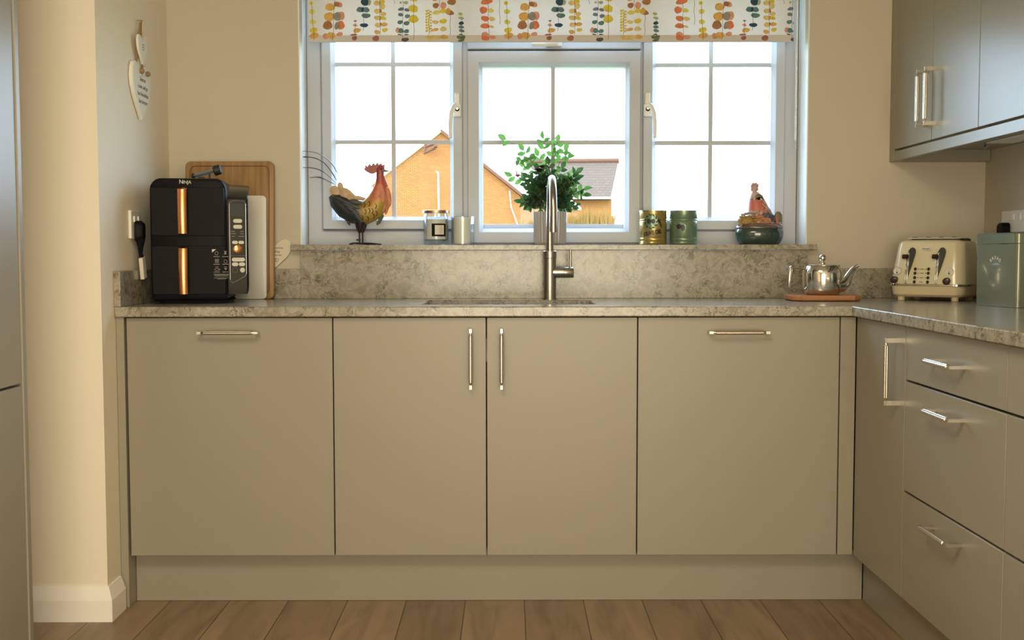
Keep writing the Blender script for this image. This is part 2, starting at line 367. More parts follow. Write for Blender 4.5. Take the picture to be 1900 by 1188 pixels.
def sash(x0, x1, z0, z1, wd, bars_x, bars_z, hx=None, side=1):
    s = MB().miter(x0, x1, z0, z1, prof(wd)).build('sash', 'pvc', win, smooth=True, ang=20)
    MB().box(x0+wd-.004, x1-wd+.004, 4.072, 4.076, z0+wd-.004, z1-wd+.004).build('pane', 'glass', s)
    g = MB()
    for bx in bars_x: g.box(bx-.0077, bx+.0077, 4.066, 4.071, z0+wd-.002, z1-wd+.002)
    for bz in bars_z: g.box(x0+wd-.002, x1-wd+.002, 4.0655, 4.0705, bz-.0077, bz+.0077)
    g.build('glazing_bar', 'pvc', s, bevel=.0012)
    return s
sl = sash(-.664, -.167, 1.136, 2.03, .046, [-.414], [1.719, 1.446])
sc_ = sash(-.150, .462, 1.086, 1.762, .0535, [.153], [1.444])
sr = sash(.470, .971, 1.133, 2.03, .046, [.713], [1.716, 1.442])
sv = sash(-.150, .462, 1.768, 2.03, .046, [], [])
def whandle(cx, side, par):
    h = MB()
    pts = [(-.011, .02), (-.009, .028), (-.0085, .06), (-.006, .068), (.006, .068), (.0085, .06), (.009, .028), (.014, .018), (.015, -.012), (.010, -.020), (-.010, -.020), (-.015, -.012), (-.014, .010)]
    pts = pts[::-1] if side < 0 else pts
    h.prism([(cx+side*a, 1.558+b) for a, b in pts], 4.037, 4.022)
    h.tube([(cx-side*.002, 4.018, 1.566), (cx-side*.010, 4.008, 1.556), (cx-side*.020, 4.002, 1.535), (cx-side*.024, 4.0, 1.505), (cx-side*.024, 4.0, 1.455)], [.012, .012, .0085, .007, .0065], 12)
    o = h.build('handle', 'white', par, smooth=True)
    k = MB().cyl((cx+side*.001, 4.0085, 1.556), (cx+side*.001, 4.0055, 1.556), .0085).build('key_cylinder', 'black', par, smooth=True)
    return o
for cx, side, par in ((-.185, 1, sl), (.484, -1, sr)):
    h = MB()
    h.box(cx-.009, cx+.009, 4.026, 4.0375, 1.545, 1.615)
    h.box(cx-.013, cx+.013, 4.016, 4.0375, 1.530, 1.575)
    h.tube([(cx-side*.004, 4.017, 1.572), (cx-side*.012, 4.006, 1.562), (cx-side*.020, 4.0, 1.540), (cx-side*.023, 3.998, 1.505), (cx-side*.023, 3.998, 1.452)], [.0085, .009, .0075, .007, .006], 12)
    h.build('handle', 'white', par, bevel=.004, seg=3)
    MB().cyl((cx, 4.0165, 1.556), (cx, 4.0125, 1.556), .008).build('key_cylinder', 'black', par, smooth=True)
    MB().cyl((cx, 4.0128, 1.558), (cx, 4.0115, 1.558), .0052).build('key_cylinder', 'silver', par, smooth=True)
h = MB().box(.128, .182, 4.016, 4.0375, 1.774, 1.800).tube([(.165, 4.012, 1.787), (.14, 4.0, 1.779), (.11, 3.998, 1.776), (.075, 3.998, 1.777)], [.011, .009, .007, .0055], 12)
h.build('handle', 'white', sv, bevel=.004, seg=3)
MB().cyl((.160, 4.0165, 1.788), (.160, 4.0105, 1.788), .0085).build('key_cylinder', 'black', sv, smooth=True)

# ------------------------------------------------------------ worktop, sill, upstands
def grid_solid(xs, ys, keep, z0, z1):
    b = MB(); V = {}
    def g(i, j, z):
        if (i, j, z) not in V: V[(i, j, z)] = b.v(xs[i], ys[j], z)
        return V[(i, j, z)]
    K = {(i, j) for i in range(len(xs)-1) for j in range(len(ys)-1) if keep((xs[i]+xs[i+1])/2, (ys[j]+ys[j+1])/2)}
    for i, j in K:
        b.f([g(i, j, z1), g(i+1, j, z1), g(i+1, j+1, z1), g(i, j+1, z1)]); b.f([g(i, j+1, z0), g(i+1, j+1, z0), g(i+1, j, z0), g(i, j, z0)])
        for (di, dj, a, c) in ((0, -1, (i, j), (i+1, j)), (1, 0, (i+1, j), (i+1, j+1)), (0, 1, (i+1, j+1), (i, j+1)), (-1, 0, (i, j+1), (i, j))):
            if (i+di, j+dj) not in K: b.f([g(*a, z0), g(*c, z0), g(*c, z1), g(*a, z1)])
    return b
WT = .896
b = grid_solid([-1.1565, -.27, .262, 1.000, 1.633], [1.30, 3.310, 3.445, 3.76, 3.919],
               lambda x, y: (y > 3.31 or x > 1.0) and not (-.27 < x < .262 and 3.445 < y < 3.76), .866, WT)
wt = b.build('worktop', 'quartz', bevel=.003, seg=2); tag(wt, 'pale veined stone worktop running under the window and round the right corner', 'worktop')
b = grid_solid([-.750, WX0+.001, WX1-.001, 1.048], [3.878, 3.9195, 4.054], lambda x, y: y < 3.92 or WX0 < x < WX1, 1.0615, 1.080)
tag(b.build('window_sill', 'quartz', bevel=.0015), 'veined stone window sill carrying the ornaments', 'window sill')
def upst(lbl, *a): tag(MB().box(*a).build('upstand', 'quartz', bevel=.0004), lbl, 'upstand')
upst('tall veined stone splashback between the worktop and the window sill', -.720, 1.020, 3.900, 3.9195, WT+.0004, 1.0612)
upst('low stone upstand on the back wall behind the air fryer and chopping boards', -1.145, -.7205, 3.900, 3.9195, WT+.0004, .998)
upst('low stone upstand on the back wall behind the teapot and toaster', 1.0205, 1.613, 3.900, 3.9195, WT+.0004, .998)
b = MB().prism([(-1.1565, 3.310), (-1.137, 3.310), (-1.1485, 3.8995), (-1.1685, 3.8995)], WT+.0004, 1.001, 'z').build('upstand', 'quartz', bevel=.0015)
tag(b, 'low stone upstand on the left side wall beside the air fryer', 'upstand')
upst('low stone upstand on the right wall behind the bread bin', 1.6135, 1.633, 1.3, 3.899, WT+.0004, .998)
sk_ = thing('sink', (0, 3.6, .70), 'undermounted steel sink bowl set in the worktop in front of the tap', 'sink')
b = MB(); o1 = b.rrect(-.004, 3.6025, .536, .319, .02, .8655); o2 = b.rrect(-.004, 3.6025, .526, .309, .03, .72); o3 = b.rrect(-.004, 3.6025, .47, .25, .03, .705); o4 = b.rrect(-.004, 3.6025, .08, .08, .039, .700)
b.rings([o1, o2, o3, o4], cap=(False, True)); so = b.build('bowl', 'sinkst', sk_, smooth=True)
so.modifiers.new('s', 'SOLIDIFY').thickness = -.0012
MB().lathe([(0, .04), (.003, .04), (.004, .02), (.0045, .002)], (-.004, 3.6025, .7005)).build('drain', 'chrome', sk_, smooth=True)

# ------------------------------------------------------------ base cabinets
def handle(parent, c, axis, L_=.178, out=(0, -1, 0), stand=.035):
    """knurled bar handle; c on the door surface, centred"""
    A = Vector({'x': (1, 0, 0), 'y': (0, 1, 0), 'z': (0, 0, 1)}[axis]); O = Vector(out); c = Vector(c); S = A.cross(O)
    b = MB(); p = c+O*stand
    b.tube([p-A*L_/2, p-A*(L_/2-.001), p+A*(L_/2-.001), p+A*L_/2], [.003, .0037, .0037, .003], 12)
    n = 12; rs = []
    for t, r_ in ((-L_/2+.019, .0045), (-L_/2+.020, .0062), (L_/2-.020, .0062), (L_/2-.019, .0045)):
        ring = []
        for k in range(n*2):
            rr = r_*(1.0 if k % 2 else .9); a = PI*k/n
            ring.append(b.v(*(p+A*t+O*rr*math.cos(a)+S*rr*math.sin(a))))
        rs.append(ring)
    b.rings(rs)
    for e in (-1, 1):
        q = c+A*e*(L_/2-.0064)
        a0 = [(-.006, -.0035), (.006, -.0035), (.006, .0035), (-.006, .0035)]
        b.rings([[b.v(*(q+A*u+S*v_+O*d)) for u, v_ in a0] for d in (-.0004, stand+.0036)])
    return b.build('handle', 'nickel', parent, smooth=True, ang=50)
ZT, ZB, D = .8625, .1530, 3.3318
G = .0016
def base_unit(x0, x1, label, doors, kind='base_cabinet', cat='cabinet'):
    t = thing(kind, ((x0+x1)/2, 3.6, 0), label, cat)
    # open-topped carcass: sides, back, bottom
    b = MB(); b.box(x0+.003, x0+.019, 3.353, 3.86, .15, .855).box(x1-.019, x1-.003, 3.353, 3.86, .15, .855).box(x0+.019, x1-.019, 3.84, 3.86, .15, .855).box(x0+.019, x1-.019, 3.353, 3.84, .15, .168)
    b.build('carcass', 'carc', t)
    for (a, c, hd) in doors:
        d = MB().box(a+G, c-G, D, D+.019, ZB, ZT).build('door', 'cab', t, bevel=.0012)
        if hd[0] == 'h': handle(d, (hd[1], D, hd[2]), 'x')
        else: handle(d, (hd[1], D, hd[2]), 'z')
    return t
base_unit(-1.1305, -.5222, 'plain greige cupboard front with a horizontal bar handle, below the air fryer', [(-1.1305, -.5222, ('h', -.824, .8205))], kind='appliance_cabinet', cat='cabinet')
base_unit(-.5222, .3757, 'greige two-door sink cupboard with paired vertical handles under the tap', [(-.5222, -.0701, ('v', -.1157, .7425)), (-.0701, .3757, ('v', -.0253, .7425))], kind='sink_cabinet')
base_unit(.3757, .9720, 'plain greige cupboard front with a horizontal bar handle, nearest the right corner', [(.3757, .9720, ('h', .669, .8195))], kind='appliance_cabinet', cat='cabinet')
tag(MB().box(-1.1560, -1.1335, 3.322, 3.86, 0.0, .8655).build('end_panel', 'cab', bevel=.001), 'narrow greige end panel between the left wall and the cupboards', 'panel')
cp = thing('corner_post', (.995, 3.34, .153), 'narrow greige corner post where the two cupboard runs meet', 'panel')
MB().box(.9738, 1.0185, D, D+.04, ZB, ZT).build('post', 'cab', cp, bevel=.001)
tag(MB().box(-1.1325, 1.066, 3.385, 3.402, .0005, .1515).build('plinth', 'cab', bevel=.001), 'long greige plinth board under the cupboards below the window', 'plinth')
tag(MB().box(1.068, 1.085, 1.32, 3.383, .0005, .1515).build('plinth', 'cab', bevel=.001), 'greige plinth board receding under the right-hand drawers', 'plinth')
XR = 1.0204
def side_unit(name, y0, y1, label, fronts):
    t = thing(name, (1.3, (y0+y1)/2, 0), label, 'cabinet')
    b = MB(); b.box(XR+.021, 1.62, y0+.003, y0+.019, .1525, .855).box(XR+.021, 1.62, y1-.019, y1-.003, .1525, .855).box(1.60, 1.62, y0+.019, y1-.019, .1525, .855).box(XR+.021, 1.60, y0+.019, y1-.019, .1525, .168)
    b.build('carcass', 'carc', t)
    for (z0, z1, ax, hy, hz) in fronts:
        d = MB().box(XR, XR+.019, y0+G, y1-G, z0, z1).build('door' if ax == 'z' else 'drawer', 'cab', t, bevel=.0012)
        if hy: handle(d, (XR, hy, hz), ax, out=(-1, 0, 0))
    return t
side_unit('corner_cabinet', 2.9157, 3.3300, 'greige corner cupboard door with a vertical bar handle on the right run', [(ZB, ZT, 'z', 2.962, .740)])
ds = lambda y: [(.7262, ZT, 'y', y, .795), (.4378, .7205, 'y', y, .675), (ZB, .4322, 'y', y, .391)]
side_unit('drawer_unit', 2.3135, 2.9157, 'greige three-drawer unit with horizontal bar handles on the right run', ds(2.6145))
side_unit('drawer_unit', 1.7115, 2.3135, 'greige drawer unit cut off by the right edge of the photo', ds(2.0125))

# ------------------------------------------------------------ wall cabinets (right)
XC = 1.303
def wall_cab(name, y0, y1, label, doors):
    t = thing(name, (1.47, (y0+y1)/2, 1.37), label, 'cabinet')
    MB().box(XC+.020, 1.632, y0+.001, y1-.001, 1.4005, 2.13).build('carcass', 'cab', t)
    for i, (a, c, hy) in enumerate(doors):
        d = MB().box(XC, XC+.019, a+G, c-G, 1.4005, 2.12).build('door', 'cab', t, bevel=.0012)
        if hy: handle(d, (XC, hy, 1.530), 'z', out=(-1, 0, 0))
    return t
wall_cab('wall_cabinet', 3.1815, 3.8755, 'greige wall cupboard whose two doors have paired vertical handles, nearest the window', [(3.5330, 3.8755, 3.565), (3.1815, 3.5330, 3.498)])
wall_cab('wall_cabinet', 2.4800, 3.1815, 'greige wall cupboard without visible handles at the top right edge of the photo', [(2.78, 3.1815, 0), (2.48, 2.78, 0)])
tag(MB().box(XC-.0005, 1.632, 3.877, 3.9195, 1.362, 2.13).build('end_panel', 'cab', bevel=.001), 'greige side panel between the wall cupboards and the window wall', 'panel')
tag(MB().box(XC+.001, XC+.02, 2.482, 3.8765, 1.362, 1.394).build('cabinet_pelmet', 'cab', bevel=.001), 'greige light pelmet strip along the bottom of the wall cupboards', 'pelmet')
lf = thing('under_cabinet_light', (1.50, 3.2, 1.38), 'slim grey light fitting screwed under the right wall cupboards', 'light fitting')
MB().box(1.42, 1.52, 2.75, 3.44, 1.383, 1.400).build('housing', 'greypl', lf, bevel=.003)
MB().box(1.43, 1.51, 2.76, 3.43, 1.379, 1.3832).build('diffuser', 'white', lf, bevel=.001)
MB().tube([(1.46, 3.44, 1.39), (1.475, 3.52, 1.383), (1.50, 3.62, 1.377), (1.53, 3.68, 1.384), (1.54, 3.70, 1.400)], .0028, 8).build('cable', 'greypl', lf, smooth=True)

# ------------------------------------------------------------ tall unit at the left edge
tu = thing('tall_cabinet', (-1.48, 2.1, 0), 'pale greige tall cabinet with split doors at the left edge of the photo', 'cabinet')
TX = -1.17
MB().box(-1.80, TX-.021, .92, 2.706, .10, 2.25).build('carcass', 'carc', tu)
MB().box(-1.80, TX+.004, 2.707, 2.727, 0, 2.27).build('end_panel', 'cab', tu, bevel=.0012)
MB().box(TX-.019, TX, 2.107, 2.7045, .742, 2.25).build('door', 'cab', tu, bevel=.0012)
MB().box(TX-.019, TX, 2.107, 2.7045, .10, .736).build('door', 'cab', tu, bevel=.0012)
MB().box(TX-.019, TX, 1.507, 2.104, .742, 2.25).build('door', 'cab', tu, bevel=.0012)
MB().box(TX-.019, TX, 1.507, 2.104, .10, .736).build('door', 'cab', tu, bevel=.0012)
MB().box(-1.78, TX-.06, .92, 2.706, 0, .099).build('plinth', 'cab', tu)

# ------------------------------------------------------------ tap
tp = thing('kitchen_tap', (.133, 3.80, WT), 'brushed steel single-lever tap with a tall hooked spout behind the sink', 'tap')
tx, ty = .133, 3.80
MB().lathe([(0, .0235), (.004, .0235), (.0045, .0208), (.137, .0208), (.138, .0200), (.1385, .0222), (.1615, .0222), (.163, .0205)], (tx, ty, WT)).build('tap_body', 'steel', tp, smooth=True)
pts = [(tx, ty, WT+.160), (tx, ty, 1.19)]
for k in range(0, 19):
    a = PI*k/18; pts.append((tx+.004*(k/18), ty-.1+.1*math.cos(a), 1.193+.1*math.sin(a)))
pts += [(tx+.004, ty-.2, 1.150), (tx+.004, ty-.2, 1.119)]
b = MB().tube(pts, .0119, 24); b.cyl((tx+.004, ty-.2, 1.1192), (tx+.004, ty-.2, 1.117), .0095)
b.build('spout', 'steel', tp, smooth=True)
b = MB().tube([(tx+.010, ty, .987), (tx+.046, ty, .987), (tx+.0465, ty, .987), (tx+.047, ty, .987), (tx+.0475, ty, .987), (tx+.078, ty, .987), (tx+.0795, ty, .987)], [.0185, .0185, .0178, .0178, .0185, .0185, .0172], 28)
b.build('lever_hub', 'steel', tp, smooth=True, ang=50)
MB().tube([(tx+.069, ty, 1.003), (tx+.069, ty, 1.0615), (tx+.069, ty, 1.0625)], [.0040, .0040, .0032], 14).build('lever', 'steel', tp, smooth=True)

# ------------------------------------------------------------ air fryer
af = thing('air_fryer', (-.975, 3.65, WT), 'black two-drawer air fryer with copper handles on the left of the worktop', 'air fryer')
def xz_round(x0, x1, z0, z1, rt, rb, n=8):
    pts = []
    for (cx, cz, r_, a0) in ((x1-rt, z1-rt, rt, 0), (x0+rt, z1-rt, rt, 90), (x0+rb, z0+rb, rb, 180), (x1-rb, z0+rb, rb, 270)):
        for k in range(n+1):
            a = R(a0+90*k/n); pts.append((cx+r_*math.cos(a), cz+r_*math.sin(a)))
    return pts
b = MB()
P = xz_round(-1.100, -.870, .905, 1.283, .034, .014)
def inset(P, d, cx, cz): return [(x+(cx-x)*d, z+(cz-z)*d) for x, z in P]
rs = [[b.v(x, y, z) for x, z in inset(P, d, -.985, 1.09)] for d, y in ((.05, 3.502), (.02, 3.5045), (.006, 3.510), (0, 3.518), (0, 3.755), (.03, 3.77))]
b.rings(rs)
b.build('body', 'black', af, smooth=True)
MB().loft([(.8965, .20, .23, .03, -.975, 3.64), (.906, .215, .25, .03, -.975, 3.64)]).build('base', 'blackmatte', af, smooth=True)
for nm, z0, z1 in (('drawer', 1.106, 1.2535), ('drawer', .9255, 1.075)):
    b = MB(); Q = xz_round(-1.0945, -.8755, z0, z1, .005, .005, 3)
    rs = [[b.v(x, y, z) for x, z in inset(Q, d, -.985, (z0+z1)/2)] for d, y in ((0, 3.508), (0, 3.499), (.012, 3.4965))]
    d_ = b.rings(rs).build(nm, 'blackgloss' if z0 > 2 else 'black', af, smooth=True)
    zt = z1-.003 if z0 > 1 else z1-.004; zb = z0+.006 if z0 > 1 else z0+.002
    hb = MB(); hr = []
    for t in [i/10 for i in range(11)]:
        z = zb+(zt-zb)*t; bow = .004*math.sin(PI*t); y0 = 3.4715-bow
        hr.append([hb.v(-.9985+.0145*math.cos(a)*(1 if abs(math.cos(a)) < .98 else 1), y0+.0125*math.sin(a)*.7+(.010 if math.sin(a) > 0 else 0)*math.sin(a), z+(.004*math.sin(a) if t == 1 else 0)) for a in [2*PI*k/20 for k in range(20)]])
    hb.rings(hr)
    for z in (zb+.02, zt-.02): hb.box(-1.006, -.991, 3.478, 3.4975, z-.01, z+.01)
    hb.build('handle', 'copper', d_, smooth=True)
    if z0 < 1:
        lb = MB(); k_ = 1/594.5
        def LX(px): return -.8985+(px-404)*k_*1.0
        L0 = lambda cx: -.9155+(cx-175)/14.85/594.5*1.0
        Lz = lambda cy: 1.0645-(cy-180)/14.85/594.5
        Y0 = 3.4958
        lb.mi = 0; lb.prism([(L0(180), Lz(180)), (L0(180), Lz(270)), (L0(285), Lz(180))], Y0, Y0+.0006)
        lb.mi = 1
        for cx in (300, 535):
            for cy in (380, 590, 800): lb.box(L0(cx-85), L0(cx+80), Y0, Y0+.0005, Lz(cy+9), Lz(cy-9))
        for cy, a, c in ((860, 215, 620), (880, 225, 610), (912, 245, 600), (960, 220, 600), (988, 310, 545)): lb.box(L0(a), L0(c), Y0, Y0+.0005, Lz(cy+6), Lz(cy-6))
        for k in range(6): lb.box(L0(255+k*18), L0(264+k*18), Y0, Y0+.0005, Lz(555), Lz(450))
        lb.box(L0(250), L0(365), Y0, Y0+.0005, Lz(455), Lz(447))
        def ring(cx, cy, rx, rz, w_=12, n=14):
            for k in range(n):
                a0, a1 = 2*PI*k/n, 2*PI*(k+1)/n
                q = [(cx+rx*math.cos(a0), cy+rz*math.sin(a0)), (cx+rx*math.cos(a1), cy+rz*math.sin(a1)), (cx+(rx-w_)*math.cos(a1), cy+(rz-w_)*math.sin(a1)), (cx+(rx-w_)*math.cos(a0), cy+(rz-w_)*math.sin(a0))]
                lb.prism([(L0(x), Lz(y)) for x, y in q], Y0, Y0+.0005)
        ring(300, 730, 60, 40); ring(535, 510, 46, 50); ring(300, 290, 48, 52)
        lb.prism([(L0(350), Lz(730)), (L0(382), Lz(700)), (L0(382), Lz(760))], Y0, Y0+.0005)
        lb.prism([(L0(495), Lz(230)), (L0(575), Lz(230)), (L0(550), Lz(270)), (L0(575), Lz(320)), (L0(495), Lz(320)), (L0(520), Lz(270))], Y0, Y0+.0005)
        lb.prism([(L0(500), Lz(690)), (L0(575), Lz(690)), (L0(538), Lz(760))], Y0, Y0+.0005)
        for a, c in ((260, 350), (495, 580)): lb.box(L0(a), L0(c), Y0, Y0+.0005, Lz(668), Lz(655))
        lb.build('sticker', ['labelw', 'print'], d_)
text('logo', 'N', .0175, face_mtx((-1.0105, 3.5012, 1.2655), (1, 0, 0), (0, 0, 1)), 'btn', af, align='LEFT', ext=.0006, sx=.9)
text('logo', 'INJA', .0142, face_mtx((-.9995, 3.5012, 1.2655), (1, 0, 0), (0, 0, 1)), 'btn', af, align='LEFT', ext=.0006, sx=.92)
# control tower
b = MB(); base = [(-.878, 3.522), (-.866, 3.526), (-.815, 3.5395), (-.809, 3.546), (-.828, 3.76), (-.838, 3.77), (-.878, 3.77)]
rs = []
for z, s_, dy in ((.925, .93, 0), (.935, .98, 0), (.95, 1, 0), (1.220, 1, 0), (1.226, 1, .006), (1.244, 1, .035), (1.258, .98, .075), (1.267, .93, .12), (1.272, .80, .15)):
    rs.append([b.v(-.878+(x+.878)*s_, min(y+dy, 3.765) if y < 3.6 else y, z) for x, y in base])
b.rings(rs); b.build('control_tower', 'blackgloss', af, smooth=True, ang=30)
ud = Vector((.051, .0135, 0)).normalized(); od = Vector((-.866, 3.526, 0)); nd = Vector((ud.y, -ud.x, 0))
def CP(cx, cy, o_=0): p = od+ud*((cx-858)*.000440)+nd*o_; return (p.x, p.y, 1.3700-cy*.0004545)
def panel(b, pts, o0, o1):
    b.rings([[b.v(*CP(x, y, o0)) for x, y in pts], [b.v(*CP(x, y, o1)) for x, y in pts]])
def pill(x0, x1, y0, y1, n=6):
    r_ = (y1-y0)/2; o_ = []
    for (cx, a0) in ((x1-r_, -90), (x0+r_, 90)):
        for k in range(n+1):
            a = R(a0+180*k/n); o_.append((cx+r_*math.cos(a), (y0+y1)/2+r_*math.sin(a)))
    return o_
out = [(862, 360), (868, 347), (882, 340), (958, 340), (970, 347), (976, 360), (976, 840), (968, 856), (890, 899), (876, 902), (866, 895), (862, 880)]
cpn = MB(); panel(cpn, out, 0, .0012); cpn = cpn.build('control_panel', 'blackgloss', af)
b = MB()
for i in range(len(out)):
    p, q = out[i], out[(i+1) % len(out)]; b.tube([CP(*p, .0014), CP(*q, .0014)], .0008, 6)
b.tube([CP(864, 716, .0014), CP(975, 716, .0014)], .0005, 6)
b.build('trim', 'silver', cpn, smooth=True)
b = MB(); panel(b, [(872, 360), (962, 360), (962, 448), (872, 448)], .001, .0018); b.build('display', 'screen', cpn)
for x0, x1, y0, y1 in ((887, 950, 465, 491), (887, 950, 505, 531), (877, 918, 614, 636), (921, 961, 614, 636), (874, 966, 730, 756), (874, 919, 762, 788), (922, 966, 762, 788), (930, 965, 798, 832)):
    b = MB(); panel(b, pill(x0, x1, y0, y1), .0012, .0026); b.build('button', 'btn', cpn)
b = MB(); b.tube([CP(895+18*math.cos(a), 815+18*math.sin(a), .0015) for a in [2*PI*k/16 for k in range(17)]], .0005, 6)
for x0, x1, y in ((871, 900, 548), (934, 962, 548), (869, 905, 563), (934, 962, 563), (874, 898, 582), (924, 965, 582)): panel(b, [(x0, y), (x1, y), (x1, y+4), (x0, y+4)], .0012, .0015)
b.build('print', 'print', cpn)
b = MB(); b.tube([CP(915, 670, .001), CP(915, 670, .009), CP(915, 670, .010)], [.0132, .0132, .0120], 28); b.build('dial', 'copper', cpn, smooth=True, ang=50)
af.rotation_euler = (0, 0, R(8)); af.location.x = -1.0
# unidentified handheld gadget lying on the fryer
gd = thing('handheld_gadget', (-.96, 3.63, 1.285), 'small dark handled kitchen gadget with a black cap lying on the air fryer', 'kitchen gadget')
b = MB(); b.tube([(-1.000, 3.61, 1.2975), (-.990, 3.61, 1.299), (-.938, 3.61, 1.3125), (-.930, 3.61, 1.3145)], .0085, 4, ell=(1.1, .85)); b.build('handle_bar', 'greypl', gd, bevel=.0012)
b = MB(); b.box(-1.006, -.996, 3.602, 3.620, 1.290, 1.304); b.build('end_block', 'blackgloss', gd, bevel=.002)
b = MB(); b.cyl((-.936, 3.611, 1.312), (-.914, 3.611, 1.3175), .0165, .0150); b.build('cap', 'blackmatte', gd, bevel=.004, seg=3)
b = MB(); b.box(-.985, -.965, 3.604, 3.618, 1.2842, 1.293).box(-.952, -.947, 3.606, 3.616, 1.2842, 1.303); b.box(-1.01, -.93, 3.606, 3.616, 1.2840, 1.2862); b.build('rest', 'blackmatte', gd, bevel=.001)

# ------------------------------------------------------------ socket, plug and cable (left)
def wall_frame(y, z, off=0):
    x = -1.155-.015*(y-3.204)/.716
    return Vector((x+off, y, z))
so = thing('wall_socket', wall_frame(3.53, 1.14), 'white double wall socket on the left side wall beside the air fryer', 'socket', rz=R(1.2))
MB().box(.0004, .0095, -.070, .070, -.043, .043).build('plate', 'white', so, bevel=.002, world=False)
for ky in (-.047, -.006): MB().box(.009, .0135, ky, ky+.008, .008, .026).build('switch', 'white', so, bevel=.001, world=False)
pg = thing('power_plug', wall_frame(3.50, 1.12, .012), 'black plug and cable with a pale paper tag, in the socket beside the air fryer', 'plug', rz=R(1.2))
b = MB(); b.loft([(.0002, .064, .042, .018), (.016, .064, .040, .018), (.024, .050, .030, .014)]); b.T = Matrix.Identity(4)
b.bm.transform(Matrix.Rotation(PI/2, 4, 'Y')); b.bm.transform(Matrix.Rotation(PI/2, 4, 'X') if False else Matrix.Identity(4)); b.build('plug_body', 'black', pg, smooth=True, world=False)
b = MB(); b.tube([(.013, -.002, -.022), (.013, -.003, -.052), (.012, -.003, -.08), (.014, -.0, -.105), (.014, .01, -.14)], [.015, .008, .0042, .0042, .0042], 10)
b.tube([(.019, -.008, -.07), (.019, -.006, -.10), (.02, .0, -.14)], .0035, 10); b.build('cable', 'black', pg, smooth=True, world=False)
b = MB(); b.T = Matrix.Translation((.018, .002, -.112)) @ Matrix.Rotation(R(13), 4, 'X'); b.box(-.006, .006, -.018, .012, -.033, .033); b.build('tag', 'labelw', pg, bevel=.001, world=False)

# ------------------------------------------------------------ chopping boards
def board(name, label, x0, x1, h, y, t_, tilt, r_, m, groove=False):
    th = thing(name, ((x0+x1)/2, y, WT+.0008), label, 'chopping board')
    th.rotation_euler = (-R(tilt), 0, 0); MW[th.name] = Matrix.Translation(th.location) @ Matrix.Rotation(-R(tilt), 4, 'X')
    w_ = (x1-x0)
    b = MB(); b.rings([b.rrect(0, h/2, w_-.004, h-.004, r_, 0, plane='y'), b.rrect(0, h/2, w_, h, r_, .002, plane='y'), b.rrect(0, h/2, w_, h, r_, t_-.002, plane='y'), b.rrect(0, h/2, w_-.004, h-.004, r_, t_, plane='y')])
    o = b.build('slab', m, th, smooth=True, world=False, ang=60)
    if groove:
        b = MB(); g = [(x, -.0003, z) for x, z in xz_round(-w_/2+.016, w_/2-.016, .016, h-.016, .018, .018, 5)]
        b.tube(g+[g[0]], .0017, 6); b.build('juice_groove', M['groove'], th, smooth=True, world=False)
    return th
board('chopping_board', 'bamboo chopping board with a juice groove leaning behind the air fryer', -1.103, -.803, .468, 3.8545, .016, 3.4, .018, 'bamboo', True)
board('chopping_board', 'white plastic chopping board leaning between the air fryer and bamboo board', -1.083, -.824, .350, 3.8350, .009, 2.4, .014, 'boardw')

# ------------------------------------------------------------ heart plaques
def heart_mesh(w_, h, d0, d1, ax='y'):
    b = MB(); P = heart(w_, h)
    f = lambda a, c, d: (a, d, c) if ax == 'y' else (d, a, c)
    cz = h*.55
    b.rings([[b.v(*f(a*s_, cz+(c-cz)*s_, d)) for a, c in P] for s_, d in ((1, d1), (1, d0+(d1-d0)*.25), (.965, d0))]); return b
ph = thing('heart_plaque', (-.807, 3.9125, 1.001), 'pale wooden heart plaque half hidden behind the bamboo chopping board', 'plaque')
heart_mesh(.112, .101, -.005, .005).build('heart', 'plaquew', ph, smooth=True, world=False, ang=30)
for tx_, z, s_ in (('in the kitchen', .066, .0098), ('making', .0535, .0105), ('memories', .0415, .0105)):
    text('lettering', tx_, s_, face_mtx((.0, -.0056, z), (1, 0, 0), (0, 0, 1)), 'ink', ph, world=False, shear=.25, ext=.0002)
b = MB()
for cx, rr in ((-.004, 0), (.0045, 0)):
    q = [(cx+a, -.0056, .0205+c) for a, c in heart(.013, .013, 16)]; b.tube(q+[q[0]], .0005, 5)
b.build('heart_outline', 'ink', ph, world=False)
# hanging pair on the left wall
hh = thing('hanging_heart_sign', wall_frame(3.585, 1.469, .0), 'white wooden double heart sign on jute twine hanging on the left side wall', 'heart sign', rz=R(1.2)+PI/2)
# local: +x to the right seen from the room (world +y), -y out from wall
heart_mesh(.192, .176, -.014, -.002).build('large_heart', 'ceramic', hh, smooth=True, world=False, ang=30)
b = heart_mesh(.098, .088, -.020, -.013); b.bm.transform(Matrix.Translation((-.003, 0, .172))); b.build('small_heart', 'ceramic', hh, smooth=True, world=False, ang=30)
for tx_, z, s_ in (('Seasons', .119, .019), ('come and go', .096, .019), ('but friendships', .073, .0185), ('last forever', .050, .019)):
    text('lettering', tx_, s_, face_mtx((.004, -.0146, z), (1, 0, 0), (0, 0, 1)), 'inkgrey', hh, world=False, shear=.2, ext=.0002)
b = MB()
for z, l in ((.231, .020), (.2235, .024), (.216, .014)):
    b.tube([(-.003-l/2+l*k/9, -.0206, z+.0012*math.sin(k*2.3)) for k in range(10)], .0006, 5)
b.build('script_line', 'print', hh, world=False)
b = MB(); b.tube([(-.030, -.005, .160), (-.024, -.007, .22), (-.006, -.012, .298), (.000, -.016, .306), (.006, -.012, .298), (.018, -.008, .22), (.034, -.005, .160)], .0026, 8)
b.tube([(-.012, -.012, .245), (-.004, -.013, .30), (.008, -.012, .25)], .002, 8)
b.build('twine', 'twine', hh, smooth=True, world=False)
for kx in (-.018, .044): MB().sphere((kx, -.019, .149), .0085).build('knot', 'twine', hh, smooth=True, world=False)
